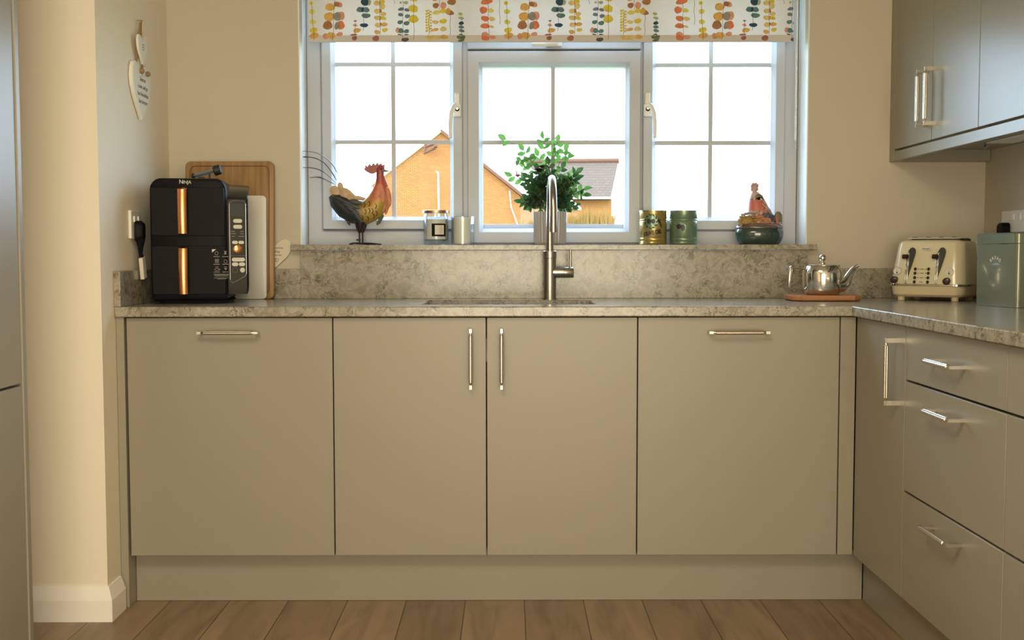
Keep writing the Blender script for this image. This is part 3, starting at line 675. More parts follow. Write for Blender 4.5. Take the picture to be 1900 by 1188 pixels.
b = MB(); b.tube([(0, -.0002, .308), (0, -.018, .308), (.0, -.024, .311)], .002, 8); b.build('nail', 'nickel', hh, smooth=True, world=False)

# ------------------------------------------------------------ teapot on trivet
tv = thing('wooden_trivet', (1.018, 3.70, WT+.0008), 'reddish wooden trivet board under the steel teapot', 'trivet')
oc = lambda s_: [(-.113*s_, -.05*s_), (-.085*s_, -.08*s_), (.085*s_, -.08*s_), (.113*s_, -.05*s_), (.113*s_, .05*s_), (.085*s_, .08*s_), (-.085*s_, .08*s_), (-.113*s_, .05*s_)]
b = MB(); b.rings([[b.v(x, y, z) for x, y in oc(s_)] for s_, z in ((.93, 0), (.99, .003), (1, .015), (.99, .018))]); b.build('board', 'trivet', tv, bevel=.001, world=False)
tz = WT+.0195
pt = thing('teapot', (1.018, 3.70, tz), 'polished steel teapot with a ball-knob lid on the wooden trivet', 'teapot')
MB().lathe([(0, .050), (.002, .053), (.008, .0575), (.018, .060), (.045, .0625), (.070, .0628), (.082, .060), (.090, .0565), (.094, .0545)], seg=56).build('pot_body', 'chrome', pt, smooth=True, world=False)
ld = MB().lathe([(.0941, .0560), (.0960, .0562), (.0985, .050), (.1010, .030), (.1025, .012)], seg=56).build('lid', 'chrome', pt, smooth=True, world=False)
b = MB().lathe([(.1020, .0095), (.104, .0098), (.1065, .005), (.1095, .0055)], seg=24); b.sphere((0, 0, .1195), .0118, 24); b.build('knob', 'chrome', ld, smooth=True, world=False)
b = MB().tube([(.040, -.030, .026), (.058, -.026, .030), (.070, -.018, .040), (.082, -.012, .058), (.094, -.008, .078), (.106, -.006, .090), (.114, -.006, .095)], [.020, .019, .0165, .0125, .009, .0065, .0055], 20, ell=(.85, 1.1)); b.build('spout', 'chrome', pt, smooth=True, world=False)
b = MB().tube([(-.101, 0, .018), (-.1075, 0, .024), (-.1075, 0, .050), (-.106, 0, .070), (-.103, 0, .088), (-.0995, 0, .091)], [.004, .0068, .0074, .0074, .0070, .004], 16)
b.tube([(-.060, 0, .083), (-.080, 0, .086), (-.102, 0, .086)], .003, 10, ell=(1.6, .7)).tube([(-.058, 0, .0165), (-.080, 0, .0175), (-.104, 0, .020)], .003, 10, ell=(1.6, .7))
b.build('handle', 'nickel', pt, smooth=True, world=False)

# ------------------------------------------------------------ toaster
al = R(-38)
ts = thing('toaster', (1.3275, 3.628, WT+.0008), 'cream retro four-slice toaster with chrome levers in the right corner', 'toaster', rz=al)
# local: x along the front, front face at y = 0 looking to -y, body behind
Wt, Dt = .237, .215
b = MB(); b.loft([(.013, .215, Dt-.03, .03, 0, Dt/2), (.020, .228, Dt-.012, .035, 0, Dt/2), (.0475, .2345, Dt-.002, .035, 0, Dt/2)]); b.build('base', 'creambase', ts, smooth=True, world=False)
b = MB(); b.loft([(.0476, Wt+.004, Dt+.003, .035, 0, Dt/2), (.0545, Wt+.004, Dt+.003, .035, 0, Dt/2)]); b.build('chrome_band', 'chrome', ts, bevel=.001, world=False)
secs = [(.0546, Wt, Dt, .034, 0, Dt/2), (.09, .230, Dt-.012, .034, 0, Dt/2+.001), (.15, .218, Dt-.036, .032, 0, Dt/2+.004), (.183, .211, Dt-.050, .030, 0, Dt/2+.006), (.190, .203, Dt-.060, .028, 0, Dt/2+.006), (.194, .186, Dt-.078, .024, 0, Dt/2+.006), (.197, .15, Dt-.11, .02, 0, Dt/2+.006)]
MB().loft(secs).build('shell', 'cream', ts, smooth=True, world=False, ang=40)
MB().rings([*(lambda b: [])(0)]) if False else None
b = MB(); b.loft([(.1945, .165, Dt-.10, .02, .012, Dt/2+.006), (.1995, .165, Dt-.10, .02, .012, Dt/2+.006)]); b.build('slot_surround', 'blackmatte', ts, world=False)
b = MB(); b.loft([(.1997, .172, Dt-.092, .02, .004, Dt/2+.006), (.2035, .166, Dt-.098, .02, .004, Dt/2+.006)]); b.build('top_plate', 'cream', ts, bevel=.0015, world=False)
b = MB()
for i in range(4): b.sphere((-.058+i*.042, .072, .2035), .0105, 12, (1, 1, .22))
b.build('slot', 'blackmatte', ts, world=False)
def fy(z): return .0+max(0, (z-.0546))*.187
def TF(cx, cy, off=0):
    u = (cx-742)*.000253; z = (945-cy)*.00029
    u *= 1.0
    return Vector((u, fy(z)-off, z))
def plate(b, pts, o0, o1): b.rings([[b.v(*TF(x, y, o0)) for x, y in pts], [b.v(*TF(x, y, o1)) for x, y in pts]])
circ = lambda cx, cy, rx, rz, n=20: [(cx+rx*math.cos(2*PI*k/n), cy+rz*math.sin(2*PI*k/n)) for k in range(n)]
for cx in (497, 872):
    b = MB(); plate(b, [(cx+12, 750), (cx+20, 690), (cx+60, 560), (cx+92, 440), (cx+98, 400), (cx+88, 370), (cx+60, 352), (cx+28, 360), (cx+8, 390), (cx-8, 430), (cx-12, 560), (cx-10, 750)], -.001, .0015); b.build('lever_track', 'darksteel', ts, world=False)
    lv = MB(); lv.rings([[lv.v(*TF(x, y, o_)) for x, y in ((cx+2, 750), (cx+22, 750), (cx+24, 405), (cx+10, 410))] for o_ in (.0012, .007)]); lv.rings([[lv.v(*TF(x, y, o_)) for x, y in ((cx-16, 750), (cx-2, 750), (cx-2, 480), (cx-16, 480))] for o_ in (.0012, .005)])
    l_ = lv.build('lever', 'chrome', ts, bevel=.0008, world=False)
    b = MB(); p = TF(cx-18, 455, .010); b.tube([p+Vector((-.010, 0, 0)), p+Vector((-.0085, 0, 0)), p+Vector((.006, 0, 0)), p+Vector((.010, 0, 0))], [.004, .0075, .0075, .004], 16); b.build('knob', 'brown', l_, smooth=True, world=False)
for cx in (607, 773):
    for cy in (592, 638, 688, 735):
        b = MB(); plate(b, circ(cx, cy, 18, 18), 0, .003); b.build('button', 'brown', ts, bevel=.0005, world=False)
b = MB()
for cy in (592, 638, 688, 735):
    plate(b, [(668, cy-3), (712, cy-3), (712, cy+3), (668, cy+3)], 0, .0004)
    if cy < 730:
        for x in (643, 738): plate(b, circ(x, cy, 6, 6, 8), 0, .0004)
b.build('print', 'ink', ts, world=False)
for cx, cy in ((378, 615), (1030, 620)):
    b = MB(); plate(b, circ(cx, cy, 56, 46), 0, .0018); g_ = b.build('gauge', 'chrome', ts, world=False)
    b = MB(); plate(b, circ(cx, cy, 48, 39), .001, .0022); b.build('gauge_face', 'labelw', g_, world=False)
    b = MB(); plate(b, [(cx-4, cy+28), (cx-8, cy-22), (cx+4, cy+28)], .002, .0026); plate(b, circ(cx, cy+20, 10, 10, 10), .002, .0026)
    for k in range(7):
        a = R(200+23*k); plate(b, [(cx+40*math.cos(a), cy+6+32*math.sin(a)), (cx+34*math.cos(a), cy+6+27*math.sin(a)), (cx+34*math.cos(a)+4, cy+6+27*math.sin(a))], .002, .0026)
    b.build('gauge_needle', 'ink', g_, world=False)
for cx, cy in ((352, 712), (1010, 722)):
    p = TF(cx, cy, 0); b = MB().tube([p+Vector((0, .002, 0)), p+Vector((0, -.010, -.001)), p+Vector((0, -.012, -.001))], [.0118, .0112, .009], 24); b.build('browning_knob', 'brown', ts, smooth=True, world=False)
b = MB(); plate(b, pill(664, 780, 350, 386), 0, .0022); bd = b.build('badge', 'btn', ts, world=False)
t0 = TF(722, 375, .0027); text('lettering', 'DeLonghi', .0072, face_mtx(t0, (1, 0, 0), (0, .18, 1)), 'ink', bd, world=False, sx=.8)
for x, y in ((-.085, .03), (.085, .03), (-.085, Dt-.03), (.085, Dt-.03)):
    b = MB().lathe([(0, .0105), (.002, .0115), (.0145, .0115)], (x, y, 0), 20); b.build('foot', 'creambase', ts, smooth=True, world=False)

# ------------------------------------------------------------ bread bin
bb = thing('bread_bin', (1.500, 3.30, WT+.0008), 'glossy sage green metal bread bin at the right edge of the worktop', 'bread bin', rz=R(10))
b = MB(); b.loft([(0, .196, .200, .014), (.180, .196, .200, .014)]); b.build('bin_body', 'bin', bb, smooth=True, world=False)
b = MB(); b.loft([(.1815, .202, .206, .016), (.208, .202, .206, .016), (.2115, .196, .200, .015)]); b.build('lid', 'bin', bb, smooth=True, world=False)
rad = .030
for i, ch in enumerate('BREAD'):
    a = R(40-20*i); u = -rad*math.sin(a); zz = .106+rad*math.cos(a)
    m_ = face_mtx((-.0985, -u, zz), (0, -math.cos(a), math.sin(a)), (0, math.sin(a), math.cos(a)))
    text('lettering', ch, .0135, m_, 'labelw', bb, world=False)

# ------------------------------------------------------------ socket right
sr_ = thing('wall_socket', (1.634, 3.66, 1.15), 'pale double wall socket above the bread bin on the right wall', 'socket')
MB().box(-.0100, -.0004, -.085, .100, -.033, .038).build('plate', 'white', sr_, bevel=.002, world=False)
for ky in (.015, -.045, .003): MB().box(-.0135, -.0095, ky, ky+.008, .006, .026).build('switch', 'white', sr_, bevel=.001, world=False)
p2 = thing('power_plug', (1.6225, 3.715, 1.125), 'black plug showing above the lid of the green bread bin', 'plug')
b = MB(); b.rings([[b.v(d, y*s_, z*s_) for y, z in xz_round(-.026, .026, -.045, .024, .014, .008, 4)] for d, s_ in ((0, 1), (-.018, 1), (-.024, .8))]); b.build('plug_body', 'black', p2, smooth=True, world=False)
MB().tube([(-.012, 0, -.040), (-.013, 0, -.09), (-.016, -.02, -.16), (-.022, -.04, -.222)], .0038, 10).build('cable', 'black', p2, smooth=True, world=False)

# ------------------------------------------------------------ sill: tins, candles
SZ = 1.0805
def tin(x, y, label, m):
    t = thing('storage_tin', (x, y, SZ), label, 'tin', group=None)
    r_ = .0485; h = .1185
    pr = [(0, r_-.002), (.003, r_+.0004), (.006, r_-.001)]
    for z in (.012, .024): pr += [(z-.002, r_-.001), (z, r_-.0022), (z+.002, r_-.001)]
    pr += [(.07, r_-.001)]
    for z in (.082, .089): pr += [(z-.002, r_-.001), (z, r_-.0024), (z+.002, r_-.001)]
    pr += [(h-.005, r_-.001), (h-.004, r_-.001)]
    MB().lathe(pr, seg=48).build('can', m, t, smooth=True, world=False, ang=50)
    MB().lathe([(h-.004, r_-.001), (h-.003, r_+.0006), (h-.0005, r_+.0006), (h, r_-.001), (h-.001, r_-.003)], seg=48).build('rim', 'tinrim', t, smooth=True, world=False)
    return t
def wrap(t, name, m, shapes, r_=.0482, off=.0006):
    b = MB()
    for sh in shapes:
        n = len(sh); cx = sum(p[0] for p in sh)/n; cz = sum(p[1] for p in sh)/n
        def q(u, z, o_): a = u/r_; return b.v((r_+o_)*math.sin(a), -(r_+o_)*math.cos(a), z)
        c = q(cx, cz, off); vs = [q(u, z, off) for u, z in sh]
        for i in range(n): b.f([c, vs[i], vs[(i+1) % n]])
    return b.build(name, m, t, world=False)
t1 = tin(.4985, 3.968, 'olive gold tin printed with an olive wreath, left of the green tin', 'tinolive')
def ell(cx, cz, rx, rz, rot=0, n=14): return [(cx+rx*math.cos(a)*math.cos(rot)-rz*math.sin(a)*math.sin(rot), cz+rx*math.cos(a)*math.sin(rot)+rz*math.sin(a)*math.cos(rot)) for a in [2*PI*k/n for k in range(n)]]
wrap(t1, 'printed_roundel', 'tingreen', [ell(-.013, .079, .024, .027)])
sh = [ell(-.020, .080, .0075, .009, .3), ell(-.006, .080, .008, .008)]
for k in range(11):
    a = 2*PI*k/11; sh.append(ell(-.013+.021*math.cos(a), .079+.023*math.sin(a), .0055, .0026, a+1.0, 8))
for k in range(4): sh.append(ell(.014+.003*k, .085-.007*k, .007, .0022, -.4-.2*k, 8))
wrap(t1, 'printed_olives', 'olive', sh, off=.0010)
# curved lettering
def curved_text(t, s_, size, u0, z0, m, slope=0, sx=1, r_=.0482):
    cu = bpy.data.curves.new('lettering', 'FONT'); cu.body = s_; cu.size = size; cu.align_x = 'CENTER'; cu.offset = .0009
    to = bpy.data.objects.new('tmp', cu); C.objects.link(to); me = bpy.data.meshes.new_from_object(to); bpy.data.objects.remove(to)
    for v in me.vertices:
        u = v.co.x*sx+u0; z = v.co.y+z0+v.co.x*sx*slope; a = u/r_
        v.co = Vector(((r_+.0012)*math.sin(a), -(r_+.0012)*math.cos(a), z))
    me.materials.clear(); me.materials.append(M[m]); o = bpy.data.objects.new('lettering', me); C.objects.link(o); o.parent = t; MW[o.name] = MW[t.name]
curved_text(t1, 'OLIVE OIL', .0195, -.008, .034, 'olive', slope=.17, sx=.72)
t2 = tin(.6045, 3.968, 'sage green tin printed with a black olive sprig, right of the gold tin', 'tingreen')
wrap(t2, 'printed_olives', 'olive', [ell(-.023, .062, .0085, .0085), ell(-.0085, .058, .0075, .012)])
wrap(t2, 'printed_leaf', 'leafprint', [ell(-.008, .080, .016, .0035, -.08), ell(-.006, .074, .014, .003, -.45), ell(.022, .066, .011, .003, -.25), ell(-.038, .066, .008, .002, -.6), ell(-.030, .046, .002, .009), ell(.004, .045, .0015, .012)])
cj = thing('jar_candle', (-.258, 3.965, SZ), 'large glass jar candle with a copper lid and black-framed label', 'candle')
b = MB(); pr = [(0, .040), (.002, .0425), (.006, .0438), (.095, .0438), (.103, .0415), (.109, .0405), (.109, .0385), (.102, .039), (.094, .0412), (.0185, .0412), (.014, .038), (.013, .001)]
b.lathe(pr, seg=48); b.build('jar', 'jar', cj, smooth=True, world=False)
MB().lathe([(.0190, .0405), (.0880, .0405), (.0885, .039)], seg=48).build('wax', 'wax', cj, smooth=True, world=False)
MB().lathe([(.1092, .0455), (.110, .0468), (.1185, .0468), (.1195, .0455), (.1198, .02)], seg=48).build('lid', 'copperlid', cj, smooth=True, world=False)
def wr2(t, nm, m, u0, u1, z0, z1, r_, off):
    b = MB(); n = 8; A = [b.v((r_+off)*math.sin((u0+(u1-u0)*k/n)/r_), -(r_+off)*math.cos((u0+(u1-u0)*k/n)/r_), z0) for k in range(n+1)]; B = [b.v((r_+off)*math.sin((u0+(u1-u0)*k/n)/r_), -(r_+off)*math.cos((u0+(u1-u0)*k/n)/r_), z1) for k in range(n+1)]
    for k in range(n): b.f([A[k], A[k+1], B[k+1], B[k]])
    return b.build(nm, m, t, world=False)
lab = wr2(cj, 'label', 'black', -.012, .040, .029, .073, .044, .0005)
wr2(lab, 'label_centre', 'labelw', -.001, .0315, .035, .0675, .044, .0009)
b = MB()
for i, l in enumerate((.008, .010, .012, .011, .009)): 
    b2 = .016; a0 = (b2)/.045; b.box(.0448*math.sin(a0)-.000, .0448*math.sin(a0)+l*.8, -.0452*math.cos(a0)-.0004, -.0452*math.cos(a0)+.0004, .062-i*.0052, .0628-i*.0052)
b.build('label_lines', 'print', lab, world=False)
c2 = thing('tumbler_candle', (-.166, 3.97, SZ), 'plain ivory candle in a clear tumbler beside the lidded jar candle', 'candle')
MB().lathe([(0, .0385), (.001, .0395), (.098, .0408), (.098, .0388), (.003, .0375), (.0025, .001)], seg=48).build('glass', 'jar', c2, smooth=True, world=False)
MB().lathe([(.0035, .0370), (.0940, .0382), (.0945, .036)], seg=48).build('wax', 'wax', c2, smooth=True, world=False)

# ------------------------------------------------------------ potted rose
pp = thing('potted_plant', (.139, 3.968, SZ), 'green potted rose with small red blooms in a grey ribbed pot', 'potted plant')
b = MB(); n = 224; rs = []
for z, r_ in ((0, .050), (.002, .053), (.010, .0545), (.112, .0575), (.114, .0575), (.114, .053), (.095, .052)):
    rs.append([b.v((r_*(1+(.030*math.cos(2*PI*k/n*32) if z > .003 and r_ > .0531 else 0)))*math.cos(2*PI*k/n), (r_*(1+(.030*math.cos(2*PI*k/n*32) if z > .003 and r_ > .0531 else 0)))*math.sin(2*PI*k/n), z) for k in range(n)])
b.rings(rs); b.build('pot', 'pot', pp, smooth=True, world=False, ang=70)
MB().lathe([(.0955, .0515), (.100, .04), (.102, .005)]).build('soil', 'soil', pp, smooth=True, world=False)
rnd = random.Random(11)
leafs = {0: MB(), 1: MB()}; st_ = MB()
def leaf(b, p, d, l, w_, roll):
    d = Vector(d).normalized(); s_ = d.cross(Vector((0, 0, 1)))
    if s_.length < .1: s_ = Vector((1, 0, 0))
    s_.normalize(); q = Matrix.Rotation(roll, 3, d); s_ = q @ s_; n_ = s_.cross(d)
    pr = [(0, 0), (.15, .55), (.4, 1), (.7, .72), (.9, .28), (1, 0)]
    Lf = [b.v(*(p+d*l*t-s_*w_*a*.5+n_*(l*.10*math.sin(PI*t)+w_*.16*a))) for t, a in pr[1:-1]]
    Rt = [b.v(*(p+d*l*t+s_*w_*a*.5+n_*(l*.10*math.sin(PI*t)+w_*.16*a))) for t, a in pr[1:-1]]
    Md = [b.v(*(p+d*l*t+n_*l*.10*math.sin(PI*t))) for t, a in pr]
    b.f([Md[0], Lf[0], Md[1]]); b.f([Md[0], Md[1], Rt[0]])
    for i in range(3):
        b.f([Md[i+1], Lf[i], Lf[i+1], Md[i+2]]); b.f([Md[i+1], Md[i+2], Rt[i+1], Rt[i]])
    b.f([Md[4], Lf[3], Md[5]]); b.f([Md[4], Md[5], Rt[3]])
def sprig(p, d, dark, n=5, l=.026):
    d = Vector(d).normalized(); p = Vector(p)
    st_.tube([p, p+d*l*1.1, p+d*l*2.0], .0007, 5)
    s_ = d.cross(Vector((0, 1, 0))); s_ = s_.normalized() if s_.length > .1 else Vector((1, 0, 0))
    b = leafs[1 if dark else 0]
    leaf(b, p+d*l*1.9, d, l*rnd.uniform(.9, 1.2), l*.66, rnd.uniform(.9, 2.1))
    for i in range((n-1)//2):
        t = 1.55-i*.75
        for sg in (-1, 1): leaf(b, p+d*l*t, d*.5+s_*sg+Vector((0, rnd.uniform(-.3, .3), rnd.uniform(-.1, .3))), l*rnd.uniform(.75, 1.05), l*.60, rnd.uniform(.8, 2.2))
stems = []
# canes: end points in (x, z) above the pot, from the photograph's outline
ends = [(-.110, .345, 0), (-.075, .300, 0), (-.020, .335, 0), (.020, .325, 0), (.040, .300, 0), (-.055, .255, 0), (-.104, .228, 0), (-.030, .280, 0), (.008, .290, 0), (-.045, .190, 1), (.030, .245, 1), (.058, .215, 1), (.085, .180, 0),
        (-.062, .150, 1), (.0, .22, 1), (-.02, .21, 1), (.045, .17, 1), (.052, .135, 1), (-.035, .15, 1), (.015, .18, 1), (-.01, .16, 1), (.07, .235, 1), (-.055, .215, 1), (.03, .20, 1), (-.03, .235, 1), (.0, .25, 1)]
for (ex, ez, dk) in ends:
    e = Vector((ex, rnd.uniform(-.035, .03), ez)); base = Vector((rnd.uniform(-.02, .02), rnd.uniform(-.02, .02), .098))
    mid = base.lerp(e, .5)+Vector((-ex*.22, 0, .02)); mid2 = base.lerp(e, .8)+Vector((-ex*.10, 0, .01))
    st_.tube([base, mid, mid2, e], [.0022, .0016, .0011, .0007], 6)
    dd = (e-mid2).normalized()
    if ex > -.108: sprig(e-dd*.03, dd, dk, 5, .029 if dk else .031)
    else: sprig(e-dd*.02, dd+Vector((-.6, 0, .0)), 0, 3, .034)
    k_ = 4 if dk else 2
    for j in range(k_):
        t = rnd.uniform(.25, .95); q = base.lerp(mid, t*2) if t < .5 else mid.lerp(e, (t-.5)*2)
        if q.z < .125: q.z = .125+rnd.uniform(0, .02)
        a = rnd.uniform(0, 2*PI); sprig(q, (math.cos(a), .7*math.sin(a), rnd.uniform(-.35, .5)), q.z < .235, 5 if dk else 3, rnd.uniform(.022, .029))
for k in range(26):
    a = rnd.uniform(0, 2*PI); q = Vector((.052*math.cos(a)*rnd.uniform(.3, 1), .035*math.sin(a), rnd.uniform(.125, .235)))
    sprig(q, (math.cos(a), .8*math.sin(a), rnd.uniform(-.5, .4)), True, 5, rnd.uniform(.020, .026))
leafs[0].build('foliage', 'leaf', pp, world=False, smooth=True); leafs[1].build('foliage', 'leafdark', pp, world=False, smooth=True)
st_.build('stems', 'stem', pp, world=False, smooth=True)
def bloom(c, r_, m):
    b = MB()
    for ring, (nn, tl, sc) in enumerate(((5, .25, .5), (6, .7, .8), (7, 1.15, 1))):
        for k in range(nn):
            a = 2*PI*k/nn+ring; d = Vector((math.cos(a)*math.sin(tl), math.sin(a)*math.sin(tl), math.cos(tl)))
            leaf(b, Vector(c), d, r_*sc*1.1, r_*sc*1.0, 0)
    return b.build('bloom', m, pp, world=False, smooth=True)
bloom((-.112, -.03, .232), .017, 'petal'); bloom((-.040, -.048, .248), .021, 'petaldark'); bloom((-.030, -.045, .262), .015, 'petaldark')

# ------------------------------------------------------------ metal rooster
ro = thing('metal_rooster', (-.521, 3.965, SZ), 'painted metal rooster ornament with wire tail plumes on the sill', 'ornament')
K = .0003012
def rp(cx, cy, y=0): return Vector(((cx-513)*K, y, (1078-cy)*K))
def roostmat():
    m = bpy.data.materials.new('painted_rooster_metal'); m.use_nodes = True; N, L = nt(m); b = N['Principled BSDF']
    tc = N.new('ShaderNodeTexCoord'); sp = N.new('ShaderNodeSeparateXYZ'); L.new(tc.outputs['Object'], sp.inputs[0])
    n = N.new('ShaderNodeTexNoise'); n.inputs['Scale'].default_value = 45; n.inputs['Detail'].default_value = 5; L.new(tc.outputs['Object'], n.inputs['Vector'])
    na = N.new('ShaderNodeMath'); na.operation = 'MULTIPLY_ADD'; na.inputs[1].default_value = .075; na.inputs[2].default_value = -.0375; L.new(n.outputs['Fac'], na.inputs[0])
    z = N.new('ShaderNodeMath'); L.new(sp.outputs['Z'], z.inputs[0]); L.new(na.outputs[0], z.inputs[1])
    mr = N.new('ShaderNodeMapRange'); mr.inputs[1].default_value = .07; mr.inputs[2].default_value = .29; L.new(z.outputs[0], mr.inputs[0])
    r1 = ramp(N, [(.05, (.30, .20, .03)), (.30, (.38, .24, .04)), (.45, (.48, .17, .05)), (.62, (.50, .10, .05)), (.80, (.26, .05, .06)), (1, (.34, .09, .09))]); L.new(mr.outputs[0], r1.inputs[0])
    x = N.new('ShaderNodeMath'); L.new(sp.outputs['X'], x.inputs[0]); L.new(na.outputs[0], x.inputs[1])
    mx_ = N.new('ShaderNodeMapRange'); mx_.inputs[1].default_value = -.02; mx_.inputs[2].default_value = .025; L.new(x.outputs[0], mx_.inputs[0])
    mz = N.new('ShaderNodeMapRange'); mz.inputs[1].default_value = .17; mz.inputs[2].default_value = .19; L.new(z.outputs[0], mz.inputs[0])
    mxx = N.new('ShaderNodeMath'); mxx.operation = 'MAXIMUM'; L.new(mx_.outputs[0], mxx.inputs[0]); L.new(mz.outputs[0], mxx.inputs[1])
    c = N.new('ShaderNodeMix'); c.data_type = 'RGBA'; c.inputs[6].default_value = (.022, .028, .032, 1); L.new(mxx.outputs[0], c.inputs[0]); L.new(r1.outputs[0], c.inputs[7])
    L.new(c.outputs[2], b.inputs['Base Color']); b.inputs['Roughness'].default_value = .4; b.inputs['Metallic'].default_value = .15; return m
M['rooster'] = roostmat()
M['scale'] = mat('dark_scale_paint', (.05, .03, .015), .5)
M['cfeather'] = mat('cream_feather_paint', (.46, .31, .17), .45, var=.55, vscale=40)
M['ofeather'] = mat('orange_feather_paint', (.50, .13, .05), .4, var=.6, vscale=55)
M['dfeather'] = mat('slate_feather_paint', (.014, .019, .024), .45, var=.5, vscale=40)
M['comb'] = mat('red_comb_paint', (.33, .09, .09), .5, var=.45, vscale=60)
M['beak'] = mat('beak_paint', (.22, .20, .12), .5)
prof_ = [((192, 500), 52), ((240, 565), 95), ((330, 640), 128), ((450, 695), 142), ((570, 705), 140), ((660, 660), 142), ((720, 570), 128), ((742, 470), 96), ((748, 390), 66), ((746, 320), 48), ((744, 255), 45), ((748, 200), 44), ((750, 170), 22)]
b = MB(); cs = [rp(*p) for p, r_ in prof_]; rs_ = [r_*K for p, r_ in prof_]
b.tube(cs, rs_, 28, ell=(1, .72), up=(0, 1, 0)); b.build('body', 'rooster', ro, smooth=True, world=False, ang=80)
def flat(pts, y0, y1, nm, m, side=1):
    b = MB(); b.rings([[b.v(*(rp(x, y)+Vector((0, y0, 0)))) for x, y in pts], [b.v(*(rp(x, y)+Vector((0, y1, 0)))) for x, y in pts]]); return b
def lf_poly(cx, cy, l, w_, rot, n=12):
    o_ = []
    for k in range(n):
        a = 2*PI*k/n; x = math.cos(a)*l/2; y = math.sin(a)*w_/2*(1-.25*math.cos(a)); o_.append((cx+x*math.cos(rot)-y*math.sin(rot), cy+x*math.sin(rot)+y*math.cos(rot)))
    return o_
def feathers(lst, nm, m):
    b = MB()
    for (cx, cy, l, w_, rot, yo) in lst:
        for sg in (-1, 1):
            if yo == 0 and sg > 0: continue
            pl_ = lf_poly(cx, cy, l, w_, rot); y = sg*yo*K
            c0 = b.v(*(rp(cx, cy)+Vector((0, y+sg*.004 if yo else -.001, 0)))); vs = [b.v(*(rp(x, z)+Vector((0, y, 0)))) for x, z in pl_]; c1 = b.v(*(rp(cx, cy)+Vector((0, y-sg*.001 if yo else .001, 0))))
            for i in range(len(vs)):
                b.f([c0, vs[i], vs[(i+1) % len(vs)]]); b.f([c1, vs[(i+1) % len(vs)], vs[i]])
    return b.build(nm, m, ro, world=False, smooth=True, ang=60)
feathers([(230, 470, 150, 110, 1.1, 35), (290, 420, 130, 62, 1.35, 12), (340, 500, 150, 85, .75, 45), (385, 480, 190, 62, .62, 20), (430, 540, 150, 60, .25, 60), (500, 540, 170, 50, .1, 70)], 'back_feathers', 'cfeather')
feathers([(250+i*34+j*28, 552+i*44-j*2+(j*j*3), 150, 42, .35+.09*i, 60+j*13-abs(i-2)*4) for i in range(6) for j in range(5) if 250+i*34+j*28 < 520] + [(196+k*26, 540+k*40, 70, 30, .9+.05*k, 22) for k in range(8)] + [(470, 590, 160, 60, .12, 104), (455, 640, 150, 55, .3, 106), (460, 700, 120, 50, .5, 106)], 'wing_feathers', 'dfeather')
feathers([(735, 470, 190, 95, 1.75, 66), (765, 520, 190, 85, 1.5, 74), (700, 520, 160, 80, 2.1, 84), (830, 500, 190, 70, 1.35, 22), (845, 560, 170, 58, 1.5, 10), (820, 640, 190, 50, 1.75, 14), (790, 600, 200, 60, 1.6, 52)], 'breast_feathers', 'ofeather')
b = MB()
for cx, cy in ((562, 620), (620, 610), (693, 635), (620, 690), (668, 750), (540, 770), (600, 780), (655, 690), (575, 700), (700, 720)):
    for sg in (-1, 1):
        pts = []
        for k in range(7):
            a = R(-70+23*k); x, z = cx+26*math.cos(a)-8, cy+30*math.sin(a)
            # depth of body surface at this height
            best = min(range(len(prof_)), key=lambda i: (prof_[i][0][0]-x)**2+(prof_[i][0][1]-z)**2)
            (bx, by), br = prof_[best]; dd = min(.97, math.hypot(x-bx, z-by)/br); dep = .72*br*math.sqrt(1-dd*dd)+9
            dep = max(dep, 62)
            pts.append(rp(x, z, -sg*dep*K))
        b.tube(pts, .0013, 6)
b.build('scale_marks', 'scale', ro, world=False, smooth=True)
cb_ = [(556, 200), (575, 192), (568, 152), (600, 178), (622, 142), (644, 168), (670, 134), (690, 160), (715, 130), (732, 155), (760, 136), (768, 160), (802, 154), (796, 185), (800, 222), (775, 262), (735, 268), (702, 240), (685, 252), (655, 262), (625, 256), (592, 238), (570, 222)]
flat(cb_, -.0032, .0032, 'c', 'comb').build('comb', 'comb', ro, world=False, bevel=.0005)
b = MB(); b.tube([rp(775, 222), rp(810, 226), rp(862, 232)], [.0085, .005, .0006], 12, ell=(1, .8)); b.build('beak', 'beak', ro, world=False, smooth=True)
flat([(775, 270), (795, 290), (812, 340), (840, 405), (815, 410), (780, 390), (765, 330)], -.006, .006, 'w', 'comb').build('wattle', 'comb', ro, world=False, bevel=.002)
b = MB()
for sg in (-1, 1): b.sphere(rp(758, 208, sg*.0102), .0026, 10)
b.build('eye', 'black', ro, world=False, smooth=True)
plumes = [([(-170, -5), (0, 15), (110, 70), (200, 160), (260, 270), (290, 360)], 0), ([(-268, 72), (-130, 62), (0, 82), (110, 140), (190, 240), (255, 350)], 4), ([(-262, 70), (-60, 68), (60, 108), (150, 190), (250, 352)], 7),
          ([(-200, 190), (-60, 190), (60, 220), (150, 285), (245, 375)], -4), ([(-65, 302), (30, 300), (120, 330), (235, 385)], -2), ([(-20, 296), (60, 300), (150, 345), (238, 388)], 3), ([(-168, -3), (10, 20), (130, 85), (225, 190), (295, 365)], -7)]
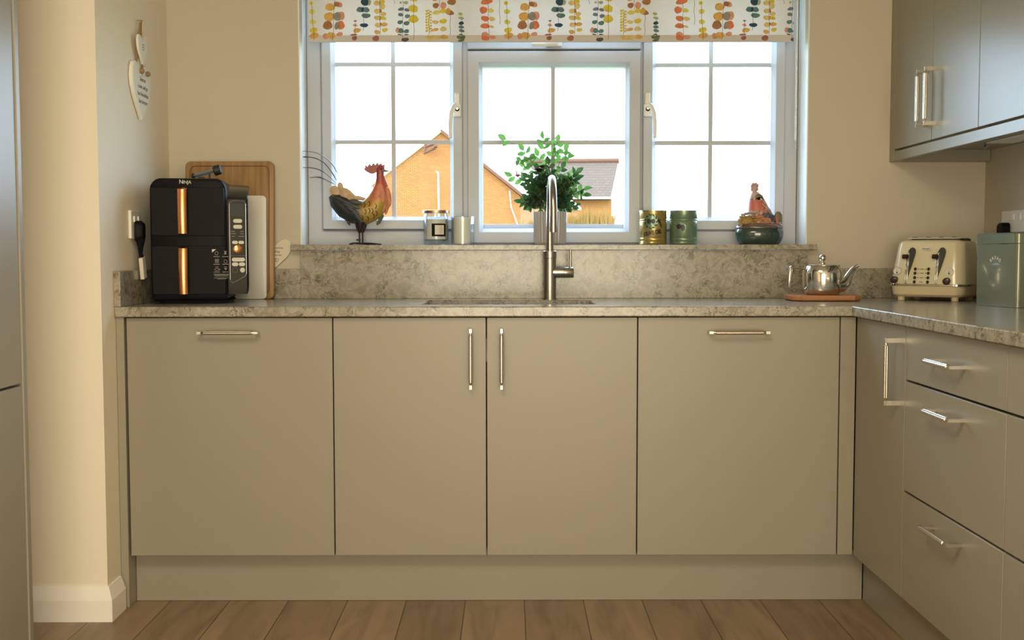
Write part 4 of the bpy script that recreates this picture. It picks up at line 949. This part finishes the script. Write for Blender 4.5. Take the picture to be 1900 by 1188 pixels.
for i, (pl_, yo) in enumerate(plumes):
    pts = []
    P3 = [Vector((x, y, 0)) for x, y in pl_]
    for j in range(len(P3)-1):
        p0, p1, p2, p3 = P3[max(j-1, 0)], P3[j], P3[j+1], P3[min(j+2, len(P3)-1)]
        for k in range(5):
            t = k/5; q = .5*((2*p1)+(p2-p0)*t+(2*p0-5*p1+4*p2-p3)*t*t+(-p0+3*p1-3*p2+p3)*t**3); pts.append(q)
    pts.append(P3[-1]); n = len(pts)
    MB().tube([rp(q.x, q.y, yo*.001*(1-j/n)) for j, q in enumerate(pts)], [.0007+.0018*math.sin(PI*min(1, (j+1)/n*1.02))**.6 for j in range(n)], 8, ell=(1.5, .6)).build('tail_plume', M['dfeather'] if i not in (0, 6) else 'greypl', ro, world=False, smooth=True)
for sg in (-1, 1):
    b = MB(); b.tube([rp(520+sg*5, 820, sg*.014), rp(520+sg*5, 880, sg*.014), rp(518+sg*10, 935, sg*.012)], [.019, .015, .006], 14); b.tube([rp(518+sg*13, 930, sg*.012), rp(518+sg*13, 1045, sg*.012), rp(516+sg*12, 1068, sg*.012)], .0030, 10)
    b.build('leg', 'iron', ro, world=False, smooth=True)
b = MB()
for sg in (-1, 1):
    b.tube([rp(390, 1070, sg*.022), rp(430, 1057, sg*.020), rp(515, 1060, sg*.012), rp(640, 1060, sg*.018), rp(745, 1071, sg*.024)], [.0022, .003, .0038, .003, .0022], 8)
    b.tube([rp(470, 1020, sg*.012), rp(510, 1018, sg*.012)], .003, 8)
    b.tube([rp(516, 1062, sg*.012), rp(600, 1068, sg*.0), rp(690, 1070, sg*.004)], .003, 8)
b.build('foot', 'iron', ro, world=False, smooth=True)
flat([(745, 735), (785, 730), (790, 745), (745, 830), (705, 855), (697, 835), (720, 790)], -.008, -.003, 'x', 'dfeather').build('rear_feather', 'dfeather', ro, world=False, bevel=.001)

# ------------------------------------------------------------ hen dish
hd = thing('hen_dish', (.869, 3.968, SZ), 'lidded ceramic hen dish with a dark green glazed bowl', 'dish')
k2 = .0002378
hp = lambda cx, cy, y=0: Vector(((cx-550)*k2, y, (1058-cy)*k2))
sc2 = .72
b = MB(); rs = []
for cy, r_ in ((1058, 285), (1050, 300), (1010, 325), (960, 346), (910, 356), (870, 352), (840, 335), (826, 330), (826, 300), (900, 290), (1030, 250)):
    rs.append([b.v(r_*k2*math.cos(2*PI*k/48), r_*k2*sc2*math.sin(2*PI*k/48), (1058-cy)*k2) for k in range(48)])
b.rings(rs); b.build('bowl', 'gbowl', hd, smooth=True, world=False)
M['plum'] = mat('plum_grey_glaze', (.13, .08, .075), .25, var=.4, vscale=40, coat=.4)
M['ruffle2'] = mat('orange_ochre_ruffle', (.44, .18, .07), .5, var=.5, vscale=70)
M['ruffle'] = mat('yellow_ochre_ruffle', (.34, .20, .06), .5, var=.5, vscale=70, bump=.8, bscale=130)
def henmat():
    m = bpy.data.materials.new('painted_hen_glaze'); m.use_nodes = True; N, L = nt(m); b = N['Principled BSDF']
    tc = N.new('ShaderNodeTexCoord'); sp = N.new('ShaderNodeSeparateXYZ'); L.new(tc.outputs['Object'], sp.inputs[0])
    n = N.new('ShaderNodeTexNoise'); n.inputs['Scale'].default_value = 110; n.inputs['Detail'].default_value = 4; L.new(tc.outputs['Object'], n.inputs['Vector'])
    r = ramp(N, [(.40, (.16, .06, .05)), (.5, (.42, .17, .14)), (.6, (.55, .34, .26))]); L.new(n.outputs['Fac'], r.inputs[0])
    def rng(out, a, c):
        q = N.new('ShaderNodeMapRange'); q.inputs[1].default_value = a; q.inputs[2].default_value = c; L.new(out, q.inputs[0]); return q.outputs[0]
    na = N.new('ShaderNodeMath'); na.operation = 'MULTIPLY_ADD'; na.inputs[1].default_value = .02; L.new(n.outputs['Fac'], na.inputs[0]); L.new(sp.outputs['X'], na.inputs[2])
    nz = N.new('ShaderNodeMath'); nz.operation = 'MULTIPLY_ADD'; nz.inputs[1].default_value = .012; L.new(n.outputs['Fac'], nz.inputs[0]); L.new(sp.outputs['Z'], nz.inputs[2])
    left = rng(na.outputs[0], .022, .012)
    lo = rng(nz.outputs[0], .120, .126); hi = rng(nz.outputs[0], .162, .156)
    m1 = N.new('ShaderNodeMath'); m1.operation = 'MULTIPLY'; L.new(left, m1.inputs[0]); L.new(lo, m1.inputs[1])
    m2 = N.new('ShaderNodeMath'); m2.operation = 'MULTIPLY'; L.new(m1.outputs[0], m2.inputs[0]); L.new(hi, m2.inputs[1])
    a = N.new('ShaderNodeMix'); a.data_type = 'RGBA'; L.new(m2.outputs[0], a.inputs[0]); L.new(r.outputs[0], a.inputs[6]); a.inputs[7].default_value = (.52, .13, .09, 1)
    t = rng(nz.outputs[0], .160, .172)
    c = N.new('ShaderNodeMix'); c.data_type = 'RGBA'; L.new(t, c.inputs[0]); L.new(a.outputs[2], c.inputs[6]); c.inputs[7].default_value = (.52, .38, .32, 1)
    L.new(c.outputs[2], b.inputs['Base Color']); b.inputs['Roughness'].default_value = .4; return m
M['patch'] = henmat()
M['face'] = mat('red_face_paint', (.55, .14, .10), .4, var=.2, vscale=30)
M['pinkcomb'] = mat('pale_pink_comb', (.50, .31, .28), .6, var=.25, vscale=80, bump=.8, bscale=150)
M['tailg'] = mat('brown_green_tail', (.15, .13, .07), .4, var=.4, vscale=60)
lidh = MB(); rs = []
for cy, r_ in ((824, 342), (812, 346), (795, 338), (770, 318), (755, 280), (748, 200)):
    rs.append([lidh.v(r_*k2*math.cos(2*PI*k/48), r_*k2*sc2*math.sin(2*PI*k/48), (1058-cy)*k2) for k in range(48)])
lid_o = lidh.rings(rs).build('lid', 'plum', hd, smooth=True, world=False)
b = MB(); rs = []
for cy, cx, rx in ((770, 580, 215), (700, 575, 205), (620, 565, 180), (560, 548, 168), (500, 530, 145), (440, 520, 128), (380, 505, 106), (330, 495, 80), (295, 485, 50), (280, 482, 25)):
    rs.append([b.v((cx-550+rx*math.cos(2*PI*k/32))*k2, rx*.78*k2*math.sin(2*PI*k/32), (1058-cy)*k2) for k in range(32)])
b.rings(rs); b.build('hen_body', 'patch', lid_o, smooth=True, world=False)
b = MB()
r7 = random.Random(3)
for i in range(80):
    a = r7.uniform(PI*.95, PI*2.0); cx = 395+165*math.cos(a)*r7.uniform(.55, 1) if i % 2 else r7.uniform(235, 480); cy = r7.uniform(650, 770)
    b.sphere(hp(cx, cy, -r7.uniform(60, 165)*k2), r7.uniform(14, 26)*k2, 8, (1.3, .8, .8))
b.sphere(hp(350, 715, -70*k2), 110*k2, 16, (1.15, .9, .75)); b.build('wing_ruffle', 'ruffle', lid_o, smooth=True, world=False)
b = MB()
for cx, cy, r_ in ((290, 625, 30), (335, 612, 32), (385, 598, 30), (430, 592, 28), (475, 590, 28), (520, 600, 26), (560, 612, 28)): b.sphere(hp(cx, cy, -110*k2), r_*k2, 10, (1.3, 1, .7))
M['ruff2'] = mat('pale_frill', (.36, .33, .26), .5, var=.8, vscale=90); b.build('frill', 'ruff2', lid_o, smooth=True, world=False)
b = MB()
for cx, cy, r_ in ((500, 665, 26), (545, 655, 24), (585, 690, 28), (625, 705, 30), (640, 740, 28), (590, 738, 28), (545, 735, 26), (520, 700, 24)): b.sphere(hp(cx, cy, -150*k2), r_*k2, 10, (1.5, .6, .7))
b.build('wing_patch', 'ruffle2', lid_o, smooth=True, world=False)
b = MB(); [b.sphere(hp(x_, z_, (-118+(x_-600)*.35)*k2), r_*k2, 12, (1, .8, .9)) for x_, z_, r_ in ((600, 640, 52), (655, 650, 60), (705, 665, 55), (690, 710, 58), (735, 720, 42), (645, 615, 40))]; M['bluegrey'] = mat('blue_grey_glaze', (.075, .075, .09), .35, var=.6, vscale=60); b.build('tail_patch', 'bluegrey', lid_o, smooth=True, world=False)
b = MB(); b.sphere(hp(528, 385, -60*k2), 68*k2, 14, (1.0, .5, .95)); b.build('eye_socket', 'tailg', lid_o, smooth=True, world=False)
b = MB(); b.sphere(hp(538, 398, -80*k2), 40*k2, 14, (1.1, .5, .5)); b.build('eye', 'labelw', lid_o, smooth=True, world=False)
b = MB(); b.sphere(hp(520, 396, -96*k2), 19*k2, 12, (1.3, .5, .9)); b.tube([hp(478, 400, -86*k2), hp(505, 378, -98*k2), (hp(545, 374, -98*k2)), hp(585, 398, -86*k2)], 6*k2, 8); b.build('pupil', 'black', lid_o, smooth=True, world=False)
b = MB()
for i in range(18):
    a = r7.uniform(0, 2*PI); b.sphere(hp(474+45*math.cos(a), 225+55*math.sin(a), r7.uniform(-20, 20)*k2), r7.uniform(14, 24)*k2, 8)
b.sphere(hp(474, 225), 52*k2, 12, (1, .6, 1.15)); b.cyl(hp(474, 300), hp(474, 240), 38*k2, 28*k2); b.build('comb', 'pinkcomb', lid_o, smooth=True, world=False)
b = MB(); b.sphere(hp(825, 660), 62*k2, 14, (.95, .35, 1.42))
for i in range(5): b.sphere(hp(875, 630+28*i), 14*k2, 8)
b.build('tail', 'tailg', lid_o, smooth=True, world=False)
b = MB(); b.tube([hp(800, 745, -20*k2), hp(790, 690, -22*k2), hp(790, 640, -24*k2)], [45*k2, 42*k2, 12*k2], 12, ell=(.9, .4)); b.tube([hp(720, 620, -10*k2), hp(780, 700, -10*k2), hp(850, 765, -10*k2)], [10*k2, 14*k2, 10*k2], 8); b.build('tail_inside', 'face', lid_o, smooth=True, world=False)

# ------------------------------------------------------------ roller blind
rb = thing('roller_blind', (.142, 3.985, 2.04), 'roller blind printed with coloured leaf sprigs over the top of the window', 'blind')
BX0, BX1 = -.698, .984
fb = MB(); fb.box(BX0, BX1, 3.9845, 3.9855, 1.8055, 2.03); fab = fb.build('fabric', 'blind', rb)
hb = MB().box(BX0, BX1, 3.9820, 3.9880, 1.7815, 1.8055).build('hem_bar', 'hem', rb, bevel=.0008)
MB().tube([(BX0-.01, 3.992, 2.045), (BX1+.015, 3.992, 2.045)], .017, 24).build('roller_tube', 'white', rb, smooth=True)
MB().box(BX0-.018, BX0-.011, 3.97, 4.02, 2.02, 2.07).box(BX1+.016, BX1+.030, 3.965, 4.02, 2.015, 2.07).build('bracket', 'white', rb, bevel=.001)
b = MB()
def chain(x, z0, z1, y):
    z = z0
    while z < z1: b.sphere((x, y, z), .0021, 6); z += .0052
chain(.9930, 1.46, 2.04, 3.980); chain(1.0005, 1.45, 2.04, 3.995)
b.tube([(.993, 3.980, 1.44), (.993, 3.980, 2.04)], .0006, 5).tube([(1.0005, 3.995, 1.44), (1.0005, 3.995, 2.04)], .0006, 5)
b.tube([(.993, 3.98, 1.46), (.9935, 3.983, 1.447), (.997, 3.988, 1.443), (1.0005, 3.995, 1.452)], .0016, 6)
b.build('bead_chain', 'white', rb, smooth=True)
MB().box(.990, .9985, 3.975, 3.985, 1.415, 1.443).build('chain_clip', 'jar', rb, bevel=.001)
COL = dict(y=(.80, .52, .06), Y=(.82, .60, .13), o=(.72, .38, .10), b=(.36, .17, .07), r=(.74, .20, .09), s=(.72, .30, .20), g=(.30, .26, .22), m=(.36, .15, .12), t=(.10, .20, .20), n=(.02, .07, .12), l=(.42, .50, .18), v=(.12, .18, .10), e=(.33, .38, .26), k=(.10, .09, .09), u=(.14, .20, .25), O=(.78, .50, .20))
for k_, c_ in COL.items(): M['p_'+k_] = fabric('leaf_print_'+k_, tuple(min(.92, c*1.18+.02) for c in c_), .26)
M['p_stem'] = fabric('leaf_print_stem', (.16, .09, .06), .1)
EL = [(150, 30, 22, 20, 'y'), (160, 115, 32, 25, 'Y'), (163, 218, 32, 24, 'Y'), (172, 300, 42, 28, 'y'), (178, 355, 50, 30, 'o'),
 (350, -30, 40, 30, 's'), (430, 45, 38, 28, 's'), (340, 70, 48, 38, 'o'), (408, 40, 30, 24, 'b'), (455, 155, 33, 45, 's'), (330, 165, 52, 45, 'o'), (412, 162, 42, 44, 'g'), (315, 250, 50, 45, 'b'), (445, 250, 42, 44, 'r'), (408, 255, 26, 40, 'g'), (295, 360, 32, 32, 's'), (350, 352, 45, 35, 'o'), (435, 340, 35, 22, 's'),
 (593, 207, 16, 8, 'm'), (592, 250, 24, 13, 's'), (608, 302, 42, 24, 'o'), (575, 345, 36, 10, 'm'), (585, 380, 28, 22, 'm'),
 (720, 25, 38, 30, 'e'), (690, 20, 40, 38, 'n'), (643, 95, 36, 27, 't'), (705, 97, 32, 27, 't'), (668, 95, 14, 26, 'n'), (702, 155, 46, 24, 't'), (682, 250, 42, 20, 'n'), (680, -30, 45, 25, 'n'),
 (810, 30, 32, 27, 'O'), (865, 15, 28, 22, 'y'), (868, 60, 28, 33, 'O'), (815, 110, 32, 25, 'O'), (875, 140, 30, 22, 'O'), (815, 178, 34, 24, 'O'), (878, 182, 30, 18, 'y'), (820, 248, 32, 25, 'O'), (885, 242, 32, 20, 'o'), (890, 298, 30, 20, 'y'), (812, 318, 30, 22, 'o'), (800, 382, 36, 28, 'm'), (838, 30, 10, 22, 'b'), (848, 108, 11, 22, 'b'), (848, 178, 12, 20, 'b'), (850, 240, 10, 16, 'b'),
 (1052, 25, 14, 12, 'e'), (1105, 25, 24, 16, 'e'), (1055, 90, 32, 17, 'u'), (1113, 98, 28, 17, 'u'), (1050, 145, 27, 18, 'u'), (1118, 160, 28, 20, 'u'), (1045, 220, 30, 20, 't'), (1110, 230, 32, 22, 't'), (1107, 310, 30, 20, 't'), (1020, 300, 22, 28, 's'), (1052, 305, 26, 26, 't'), (1108, 343, 24, 6, 'k'), (1040, 343, 24, 6, 'k'), (1095, 395, 38, 20, 'k'),
 (1180, 0, 42, 14, 'y'), (1178, 85, 52, 38, 'y'), (1180, 188, 50, 40, 'y'),
 (1400, -10, 34, 22, 's'), (1480, 55, 30, 35, 's'), (1405, 55, 33, 28, 'b'), (1565, 20, 45, 30, 'b'), (1410, 125, 40, 22, 'Y'), (1480, 110, 40, 22, 'y'), (1545, 125, 44, 26, 'b'), (1530, 110, 24, 34, 'o'), (1400, 220, 35, 18, 'O'), (1478, 210, 40, 25, 'y'), (1395, 295, 40, 16, 'o'), (1478, 288, 35, 24, 'O'), (1400, 372, 60, 24, 'O'), (1490, 367, 38, 22, 'o'), (1335, 375, 42, 24, 'O'),
 (1652, 138, 24, 16, 'l'), (1660, 180, 28, 14, 'e'), (1660, 230, 27, 18, 'n'), (1660, 268, 28, 16, 't'), (1663, 305, 30, 16, 't'), (1640, 372, 30, 18, 'v'), (1680, 370, 22, 22, 'v'), (1660, 402, 36, 14, 'v'), (1655, 345, 20, 10, 'v'),
 (1917, 15, 62, 30, 'r'), (1959, 105, 30, 22, 'Y'), (1884, 100, 40, 35, 'r'), (1969, 188, 35, 22, 'O'), (1899, 185, 42, 28, 'r'), (1965, 265, 26, 13, 'O'), (1899, 258, 46, 26, 'r'), (1897, 345, 38, 30, 's'), (1899, 378, 42, 28, 'r'), (1974, 370, 35, 22, 's')]
for y_ in range(110, 330, 28): EL += [(1312, y_, 15, 11, 'y'), (1352, y_+6, 15, 11, 'O'), (1330, y_-8, 12, 9, 'Y')]
SL = [(152, 20, 178, 400), (385, -40, 365, 400), (592, 210, 590, 400), (680, 0, 675, 305), (838, 0, 843, 345), (1075, 0, 1070, 405), (1180, 0, 1182, 395), (1440, -20, 1445, 95), (1550, 150, 1548, 350), (1335, 120, 1335, 345), (1664, 190, 1660, 405), (1928, 30, 1938, 400), (2043, 0, 2050, 245), (985, -20, 990, 40)]
keys = list(COL)+['stem']
kc = .0003440
for part_, zlo, zhi, yb, par in (('printed_leaves', 1.8058, 2.028, 3.9843, fab), ('printed_leaves', 1.7825, 1.8050, 3.9818, hb)):
    b = MB()
    for rep in (-1, 0, 1, 2):
        dx = rep*1960
        for i, (cx, cy, rx, ry, c_) in enumerate(EL):
            ys = [cy] if cy > -100 else []
            for cyy in (cy, cy-432 if cy > 20 else None):
                if cyy is None: continue
                rot = .35*math.sin(i*2.1+cyy)
                pts = []
                for k in range(22):
                    a = 2*PI*k/22; wob = 1+.05*math.sin(3*a+i)+.03*math.sin(5*a+2*i)
                    x = rx*wob*math.cos(a); z = ry*wob*math.sin(a)
                    X_ = BX0+(cx+dx+x*math.cos(rot)-z*math.sin(rot)*.6-120)*kc; Z_ = 1.926-(cyy+x*math.sin(rot)*.6+z*math.cos(rot))*kc
                    pts.append((min(max(X_, BX0+.0005), BX1-.0005), min(max(Z_, zlo), zhi)))
                if max(p[1] for p in pts)-min(p[1] for p in pts) < .001 or max(p[0] for p in pts)-min(p[0] for p in pts) < .001: continue
                b.mi = keys.index(c_); y = yb-.000006*(i % 40)
                b.f([b.v(x, y, z) for x, z in pts])
        b.mi = len(keys)-1
        for (xa, ya, xb, yb_) in SL:
            n = 6
            P_ = [(BX0+(xa+(xb-xa)*k/n+4*math.sin(k*1.7)+dx-120)*kc, 1.926-(ya+(yb_-ya)*k/n)*kc) for k in range(n+1)]
            for (x0, z0), (x1, z1) in zip(P_, P_[1:]):
                z0, z1 = min(max(z0, zlo), zhi), min(max(z1, zlo), zhi)
                if abs(z0-z1) < 1e-5 or x0 < BX0+.002 or x0 > BX1-.003: continue
                b.f([b.v(x0-.0006, yb-.00028, z0), b.v(x0+.0006, yb-.00028, z0), b.v(x1+.0006, yb-.00028, z1), b.v(x1-.0006, yb-.00028, z1)])
    b.build(part_, ['p_'+k for k in keys], par)

# ------------------------------------------------------------ outside
st(MB().box(-60, 60, 4.6, 110, -.4, -.2).build('ground', 'grass'))
def hx(px): return (px-953)/46.8
def hz(py): return 1.054+(468-py)/46.8
hs = thing('brick_house', (-2.9, 48, -.2), 'orange brick gable-end house seen through the left and middle panes', 'house')
gp = [(hx(700), -.2), (hx(972), -.2), (hx(972), hz(365)), (hx(826), hz(248)), (hx(700), hz(342))]
gp = [(x, z) for x, z in gp]
b = MB(); b.rings([[b.v(x, 45, z) for x, z in gp], [b.v(x+3.0, 57.4, z) for x, z in gp]]); b.build('wall', 'brick', hs)
def slab(p, q, t_, y0, y1, dx, m, nm, ov=.1):
    b = MB(); A = [(p[0], p[1]), (q[0], q[1]), (q[0], q[1]+t_), (p[0], p[1]+t_)]
    b.rings([[b.v(x, y0, z) for x, z in A], [b.v(x+dx, y1, z) for x, z in A]]); return b.build(nm, m, hs)
ap = (hx(826), hz(248)+.02)
slab(ap, (hx(980), hz(369)), .14, 44.9, 57.4, 3.0, 'paleroof', 'roof')
slab((hx(694), hz(347)), ap, .12, 44.9, 57.4, 3.0, 'paleroof', 'roof')
b = MB(); A = [(ap[0], ap[1]-.02), (hx(980), hz(369)-.02), (hx(980), hz(369)+.12), (ap[0], ap[1]+.12)]; b.prism(A, 44.80, 44.88); M['barge'] = mat('red_bargeboard', (0.116, 0.037, 0.014), .8); b.build('bargeboard', 'barge', hs)
b = MB()
for (x0, y0, x1, y1) in ((795, 287, 817, 277), (795, 277, 813, 270), (799, 270, 797, 284)): b.tube([(hx(x0), 44.6, hz(y0)), (hx(x1), 44.6, hz(y1))], .07, 6)
b.box(hx(815), hx(821), 44.2, 44.7, hz(277), hz(268)); b.build('wall_bracket', 'barge', hs)
b = MB(); b.tube([(hx(817), 44.8, hz(320)), (hx(821), 44.8, hz(322)), (hx(822), 44.8, hz(392)), (hx(822), 44.8, 0)], .035, 8); b.tube([(hx(952), 44.9, hz(355)), (hx(955), 44.9, hz(385)), (hx(968), 44.9, hz(420))], .025, 6); b.build('downpipe', 'paleroof', hs)
sx_ = lambda px, Y_: (px-953)*Y_/2105; sz_ = lambda py, Y_: 1.054+(468-py)*Y_/2105
h2 = thing('brick_house', (2.5, 66, -.2), 'distant low brick house with a brown tiled roof behind the plant', 'house')
b = MB(); b.box(sx_(985, 62), sx_(1141, 62), 62, 70, -.2, sz_(369, 62)-.01); b.build('wall', 'brick', h2)
b = MB(); e0, e1 = 61.6, 66.0
A = [b.v(sx_(992, e0), e0, sz_(369, e0)), b.v(sx_(1139, e0), e0, sz_(368, e0)), b.v(sx_(1153, e1), e1, sz_(301, e1)), b.v(sx_(930, e1), e1, sz_(303, e1))]
B = [b.v(v_.co.x, v_.co.y+.3, v_.co.z-.1) for v_ in A]; b.rings([B, A]); b.build('roof', 'tiles', h2)
MB().tube([(sx_(928, e1), e1, sz_(302, e1)), (sx_(1154, e1), e1, sz_(300, e1))], .16, 8).build('ridge', 'ridge', h2, smooth=True)
MB().box(sx_(990, e0), sx_(1140, e0), e0-.14, e0, sz_(370, e0), sz_(366, e0)).build('gutter', 'fascia', h2)
rg = random.Random(5)
hg = thing('hedge', (3.2, 38, -.2), 'sunlit golden hedge of tall grasses below the distant house', 'hedge')
b = MB()
x = sx_(985, 38)
for i in range(1500):
    u = rg.random(); px = 985+u*152; top = 404-18*u+6*math.sin(u*23)+rg.uniform(-3, 12); Y_ = rg.uniform(37.4, 38.6); X_ = sx_(px, Y_); Z_ = sz_(top, Y_); w_ = rg.uniform(.03, .07); ln = rg.uniform(-.25, .25)
    zb = max(-.2, Z_-rg.uniform(1.2, 2.6))
    b.f([b.v(X_-w_, Y_, zb), b.v(X_+w_, Y_, zb), b.v(X_+ln, Y_+rg.uniform(-.1, .1), Z_)])
b.box(sx_(987, 38), sx_(1135, 38), 37.9, 38.7, -.2, sz_(412, 38)); b.build('foliage', 'terra', hg)
